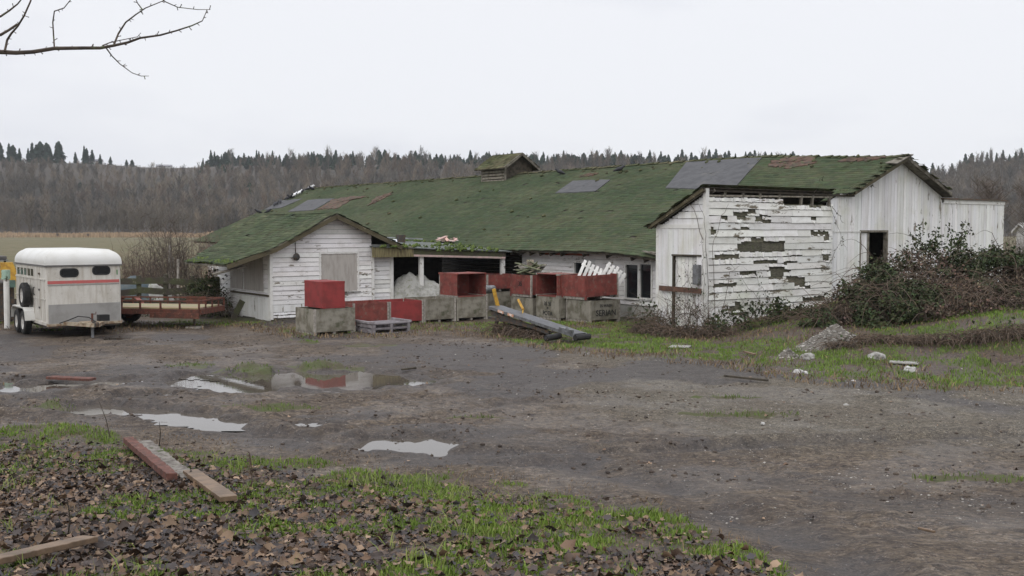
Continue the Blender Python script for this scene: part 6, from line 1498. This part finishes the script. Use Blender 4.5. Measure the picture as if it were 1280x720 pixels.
# deciduous crowns and poplars that break the skyline
def bare_tree(label, px, top, D, h, spread, n=170, group=None, g=None, w=.05, mat=m_bare, name='bare_tree'):
    p = at(px, top, D); base = p.z - h if g is None else g; h = p.z - base
    o = thing(name, label, 'tree', (p.x, p.y, base), 0, group); b = MB(); b.tube([(0, 0, 0), (0, 0, h * .5), (.05 * h, 0, h * .9)], [h * .022, h * .014, h * .004], 6); b.build('trunk', m_bark if D < 200 else m_bare, o)
    r = rng; z0 = r.uniform(.3, .85, n); a = r.uniform(0, 6.28, n); L = r.uniform(.15, .42, n) * (1.15 - z0 * .7)
    P0 = np.stack([0 * z0, 0 * z0, z0], -1) * h + r.normal(0, .015 * h, (n, 3)); P1 = P0 + np.stack([np.cos(a) * L * spread, np.sin(a) * L * spread, L * .85], -1) * h
    m = n * 7; i = r.integers(0, n, m); t = r.uniform(.25, 1, (m, 1)); B0 = P0[i] * (1 - t) + P1[i] * t; a = r.uniform(0, 6.28, m); L = r.uniform(.05, .16, m) * h
    B1 = B0 + np.stack([np.cos(a) * L * spread, np.sin(a) * L * spread, L * .7], -1)
    q = np.concatenate([strips(P0, P1, np.full(n, w * h * .22)), strips(B0, B1, np.full(m, w * h * .12))])
    mesh_np('crown', q.reshape(-1, 3), [np.arange(len(q) * 4).reshape(-1, 4)], mat, o, col=[np.tile(r.uniform(.7, 1.3, (len(q), 1)), (1, 3))])
    return o
bare_tree('wide bare tree behind the flat right bay of the barn', 1236, 222, 95, 9, .85, 150, None, 0, .035, m_twig)
bare_tree('bare tree leaving the frame at the right edge', 1290, 228, 90, 9, .9, 150, None, 0, .035, m_twig)
bare_tree('slim upright bare poplar between the skyline conifers at right', 1228, 189, 715, 18, .18, 120, 'bare poplars at right', None, .03)
bare_tree('taller bare poplar just right of the slim one', 1239, 186, 715, 20, .18, 120, 'bare poplars at right', None, .03)
bare_tree('rounded pale bare crown above the dense conifers at centre', 470, 183, 715, 14, .7, 140, None, None, .025)
bare_tree('pale bare crowns behind the dense conifers right of the vent house', 760, 186, 715, 12, .8, 160, None, None, .025)
bare_tree('bare round tree beside the left gap of the skyline', 288, 185, 715, 12, .8, 120, None, None, .025)
# reeds along the far field
n = 26000; x_ = rng.uniform(-330, 60, n); y_ = rng.uniform(395, 428, n); h_ = rng.uniform(.9, 2.0, n) * (.5 + fbm(x_, y_, 14, 3, 5)); w_ = rng.uniform(.25, .6, n)
P0 = np.stack([x_, y_, x_ * 0 - .1], -1); P1 = P0 + np.stack([rng.normal(0, .3, n), rng.normal(0, .3, n), h_], -1)
q = np.stack([P0 - np.array([.16, 0, 0]), P0 + np.array([.16, 0, 0]), P1 + np.array([.05, 0, 0]), P1 - np.array([.05, 0, 0])], 1)
tag(mesh_np('reed_bed', q.reshape(-1, 3), [np.arange(n * 4).reshape(-1, 4)], m_reed, col=[np.tile(rng.uniform(.7, 1.25, (n, 1)), (1, 3))]), kind='stuff')
for k, (px, top, D) in enumerate(((72, 291.5, 392), (110, 292, 392), (20, 295, 390))):
    bare_tree(('dark low bush in front of the tan reeds, left one', 'dark low bush in front of the tan reeds, right one', 'smallest dark bush by the reeds near the left edge')[k], px, top, D, 3, 1.4, 120, None, 0, .09, m_twig, 'bush')
# ridge houses and white house at right
def house(label, px, py, D, w, h, rh, wallm, roofm, g=None):
    p = at(px, py, D); o = thing('house', label, 'house', (p.x, p.y, p.z), .3)
    b = MB(); b.box(-w / 2, w / 2, 0, w * .6, -4, h); b.add([(-w / 2, 0, h), (-w / 2, w * .6, h), (-w / 2, w * .3, h + rh * .95), (w / 2, 0, h), (w / 2, w * .6, h), (w / 2, w * .3, h + rh * .95)], [(0, 2, 1), (3, 4, 5)]); b.build('wall', wallm, o)
    b = MB(); e = .4
    for sy2 in (0, 1):
        y0_ = -e if sy2 == 0 else w * .6 + e
        b.add([(-w / 2 - e, y0_, h - .3), (w / 2 + e, y0_, h - .3), (w / 2 + e, w * .3, h + rh), (-w / 2 - e, w * .3, h + rh), (-w / 2 - e, y0_, h - .05), (w / 2 + e, y0_, h - .05), (w / 2 + e, w * .3, h + rh + .25), (-w / 2 - e, w * .3, h + rh + .25)], BOXF)
    b.build('roof', roofm, o)
    for k in range(3): b = MB(); x2 = -w / 2 + w * (k + .6) / 3.4; b.box(x2, x2 + w * .12, -.05, .02, h * .3, h * .75); b.build('window', m_pane, o)
    return o
m_hw = M('far white wall', (.5, .49, .47), rough=.8, bump=0); m_hr = M('far grey roof', (.25, .25, .26), rough=.9, bump=0)
house('pale house on the left skyline under the tall conifers', 121, 203, 712, 7, 1.0, 1.0, m_hw, m_hr)
house('long low house at the dip of the left skyline', 205, 209, 712, 10, .8, .9, m_hw, m_hr)
house('tiny pale house above the barn gable on the right hill', 1213, 223, 700, 8, 1.6, 1.2, m_hw, m_hr)
house('white gabled house at the right frame edge behind brambles', 1293, 294, 120, 2.4, .5, .7, m_hw, m_hw)
# hedge of bare brush running behind the right bay
bare_shrub('dark bare hedge brush behind the right end of the barn', [(1262, 300, 60, 2.0), (1285, 296, 60, 2.0), (1310, 298, 60, 2.2)], None, n=40, r0=.02)

# ------------------------------------------------------------------ birds along the far verge of the roof
def bird_mesh():
    b = MB(); P = [(-.20, 0, .02), (-.13, 0, .05), (-.04, 0, .09), (.06, 0, .115), (.11, 0, .16), (.145, 0, .19), (.17, 0, .185), (.21, 0, .175)]
    b.tube(P, [.012, .035, .065, .062, .04, .036, .026, .004], 10); b.tube([(.0, .02, .06), (.0, .02, -.005)], .006, 5); b.tube([(.0, -.02, .06), (.0, -.02, -.005)], .006, 5); return b
bd0, bw0 = bird_mesh().build('bird', m_bird_dark, None, True), bird_mesh().build('bird', m_bird_white, None, True); first = {0: True, 1: True}
for px, py, wh, lb in ((351, 246, 1, 'white bird perched on the far roof verge, lowest of three'), (361, 243, 1, 'white bird in the middle of the roof flock'), (372, 237.5, 1, 'larger white bird, highest on the far roof verge'),
    *[(a, b_, 0, 'small dark bird perched along the far roof verge') for a, b_ in ((355, 248), (358, 246), (363.5, 246), (364.5, 243), (376, 238), (381, 237), (390, 237), (375, 241.5), (344, 250), (344.5, 253.5), (336, 255.5), (332, 257), (335, 265.5), (318, 265.5), (322, 274), (349, 248.5))],
    (700, 218, 0, 'dark bird alone on the ridge right of the vent house'), (774, 215, 0, 'dark lump-like bird on the roof at mid ridge')):
    x_, y_ = roof_hit(px, py + 1.5); y_ = min(y_, 44.8); z_ = float(zroof(x_, y_)) + .05
    if first[wh]: o = bw0 if wh else bd0; first[wh] = False
    else: o = (bw0 if wh else bd0).copy(); C.objects.link(o)
    o.location = BF.w(x_, y_, z_); o.rotation_euler.z = random.uniform(0, 6.28); k = 1.55 if wh else 1.35; o.scale = (k, k, k)
    tag(o, lb, 'bird', 'birds on the roof')

# ------------------------------------------------------------------ sky, sun, haze, view
SUN_E, SUN_A = math.radians(42), math.radians(200)
w = bpy.data.worlds.new('World'); sc.world = w; w.use_nodes = True; nt = w.node_tree; bg = nt.nodes['Background']
sky = nt.nodes.new('ShaderNodeTexSky'); sky.sky_type = 'NISHITA'; sky.sun_disc = False; sky.sun_elevation = SUN_E; sky.sun_rotation = math.radians(180) - 0 + math.radians(20); sky.air_density = 1; sky.dust_density = 3
tc = nt.nodes.new('ShaderNodeTexCoord'); mp = nt.nodes.new('ShaderNodeMapping'); mp.inputs['Scale'].default_value = (1, 1, 3.5); nt.links.new(tc.outputs['Generated'], mp.inputs[0])
nz = nt.nodes.new('ShaderNodeTexNoise'); nz.inputs['Scale'].default_value = 1.6; nz.inputs['Detail'].default_value = 5; nt.links.new(mp.outputs[0], nz.inputs['Vector'])
cr = nt.nodes.new('ShaderNodeMix'); cr.data_type = 'RGBA'; cr.inputs[6].default_value = (7.7, 7.85, 8.6, 1); cr.inputs[7].default_value = (9.5, 9.6, 10.0, 1)
mr = nt.nodes.new('ShaderNodeMapRange'); mr.inputs[1].default_value = .40; mr.inputs[2].default_value = .58; nt.links.new(nz.outputs['Fac'], mr.inputs[0]); nt.links.new(mr.outputs[0], cr.inputs[0])
sx2 = nt.nodes.new('ShaderNodeSeparateXYZ'); nt.links.new(tc.outputs['Generated'], sx2.inputs[0])
zr2 = nt.nodes.new('ShaderNodeMapRange'); zr2.inputs[1].default_value = .22; zr2.inputs[2].default_value = 1.; zr2.inputs[3].default_value = 1.; zr2.inputs[4].default_value = 2.1; nt.links.new(sx2.outputs[2], zr2.inputs[0])
ml = nt.nodes.new('ShaderNodeMix'); ml.data_type = 'RGBA'; ml.blend_type = 'MULTIPLY'; ml.inputs[0].default_value = 1; nt.links.new(cr.outputs[2], ml.inputs[6]); nt.links.new(zr2.outputs[0], ml.inputs[7])
fm = nt.nodes.new('ShaderNodeMix'); fm.data_type = 'RGBA'; fm.inputs[0].default_value = .93; nt.links.new(sky.outputs[0], fm.inputs[6]); nt.links.new(ml.outputs[2], fm.inputs[7])
nt.links.new(fm.outputs[2], bg.inputs[0]); bg.inputs[1].default_value = .1
ld_ = bpy.data.lights.new('sun', 'SUN'); ld_.energy = .65; ld_.angle = math.radians(40); ld_.color = (1, .97, .92)
so_ = link(bpy.data.objects.new('sun', ld_)); so_.rotation_euler = (math.pi / 2 - SUN_E, 0, math.radians(-20))
vs_ = sc.view_settings; sc.display_settings.display_device = 'sRGB'; vs_.view_transform = 'Standard'; vs_.look = 'None'; vs_.exposure = 0; vs_.gamma = 1; vs_.use_curve_mapping = False
HAZE = .00015
if HAZE:
    hm = bpy.data.materials.new('thin damp air'); hm.use_nodes = True; t_ = hm.node_tree; t_.nodes.clear(); o_ = t_.nodes.new('ShaderNodeOutputMaterial'); v_ = t_.nodes.new('ShaderNodeVolumePrincipled')
    v_.inputs['Density'].default_value = HAZE; v_.inputs['Color'].default_value = (.88, .92, .98, 1); v_.inputs['Anisotropy'].default_value = .0; t_.links.new(v_.outputs[0], o_.inputs['Volume'])
    b = MB(); b.box(-1700, 1700, -200, 1900, -8, 130); h_o = b.build('haze', hm); h_o['kind'] = 'stuff'
sc.cycles.max_bounces = 6; sc.cycles.diffuse_bounces = 3; sc.cycles.glossy_bounces = 3; sc.cycles.transmission_bounces = 2; sc.cycles.volume_bounces = 1; sc.cycles.transparent_max_bounces = 6
sc.cycles.use_denoising = True; sc.cycles.denoising_input_passes = "RGB_ALBEDO_NORMAL"; sc.cycles.denoising_prefilter = "ACCURATE"; sc.cycles.use_adaptive_sampling = False
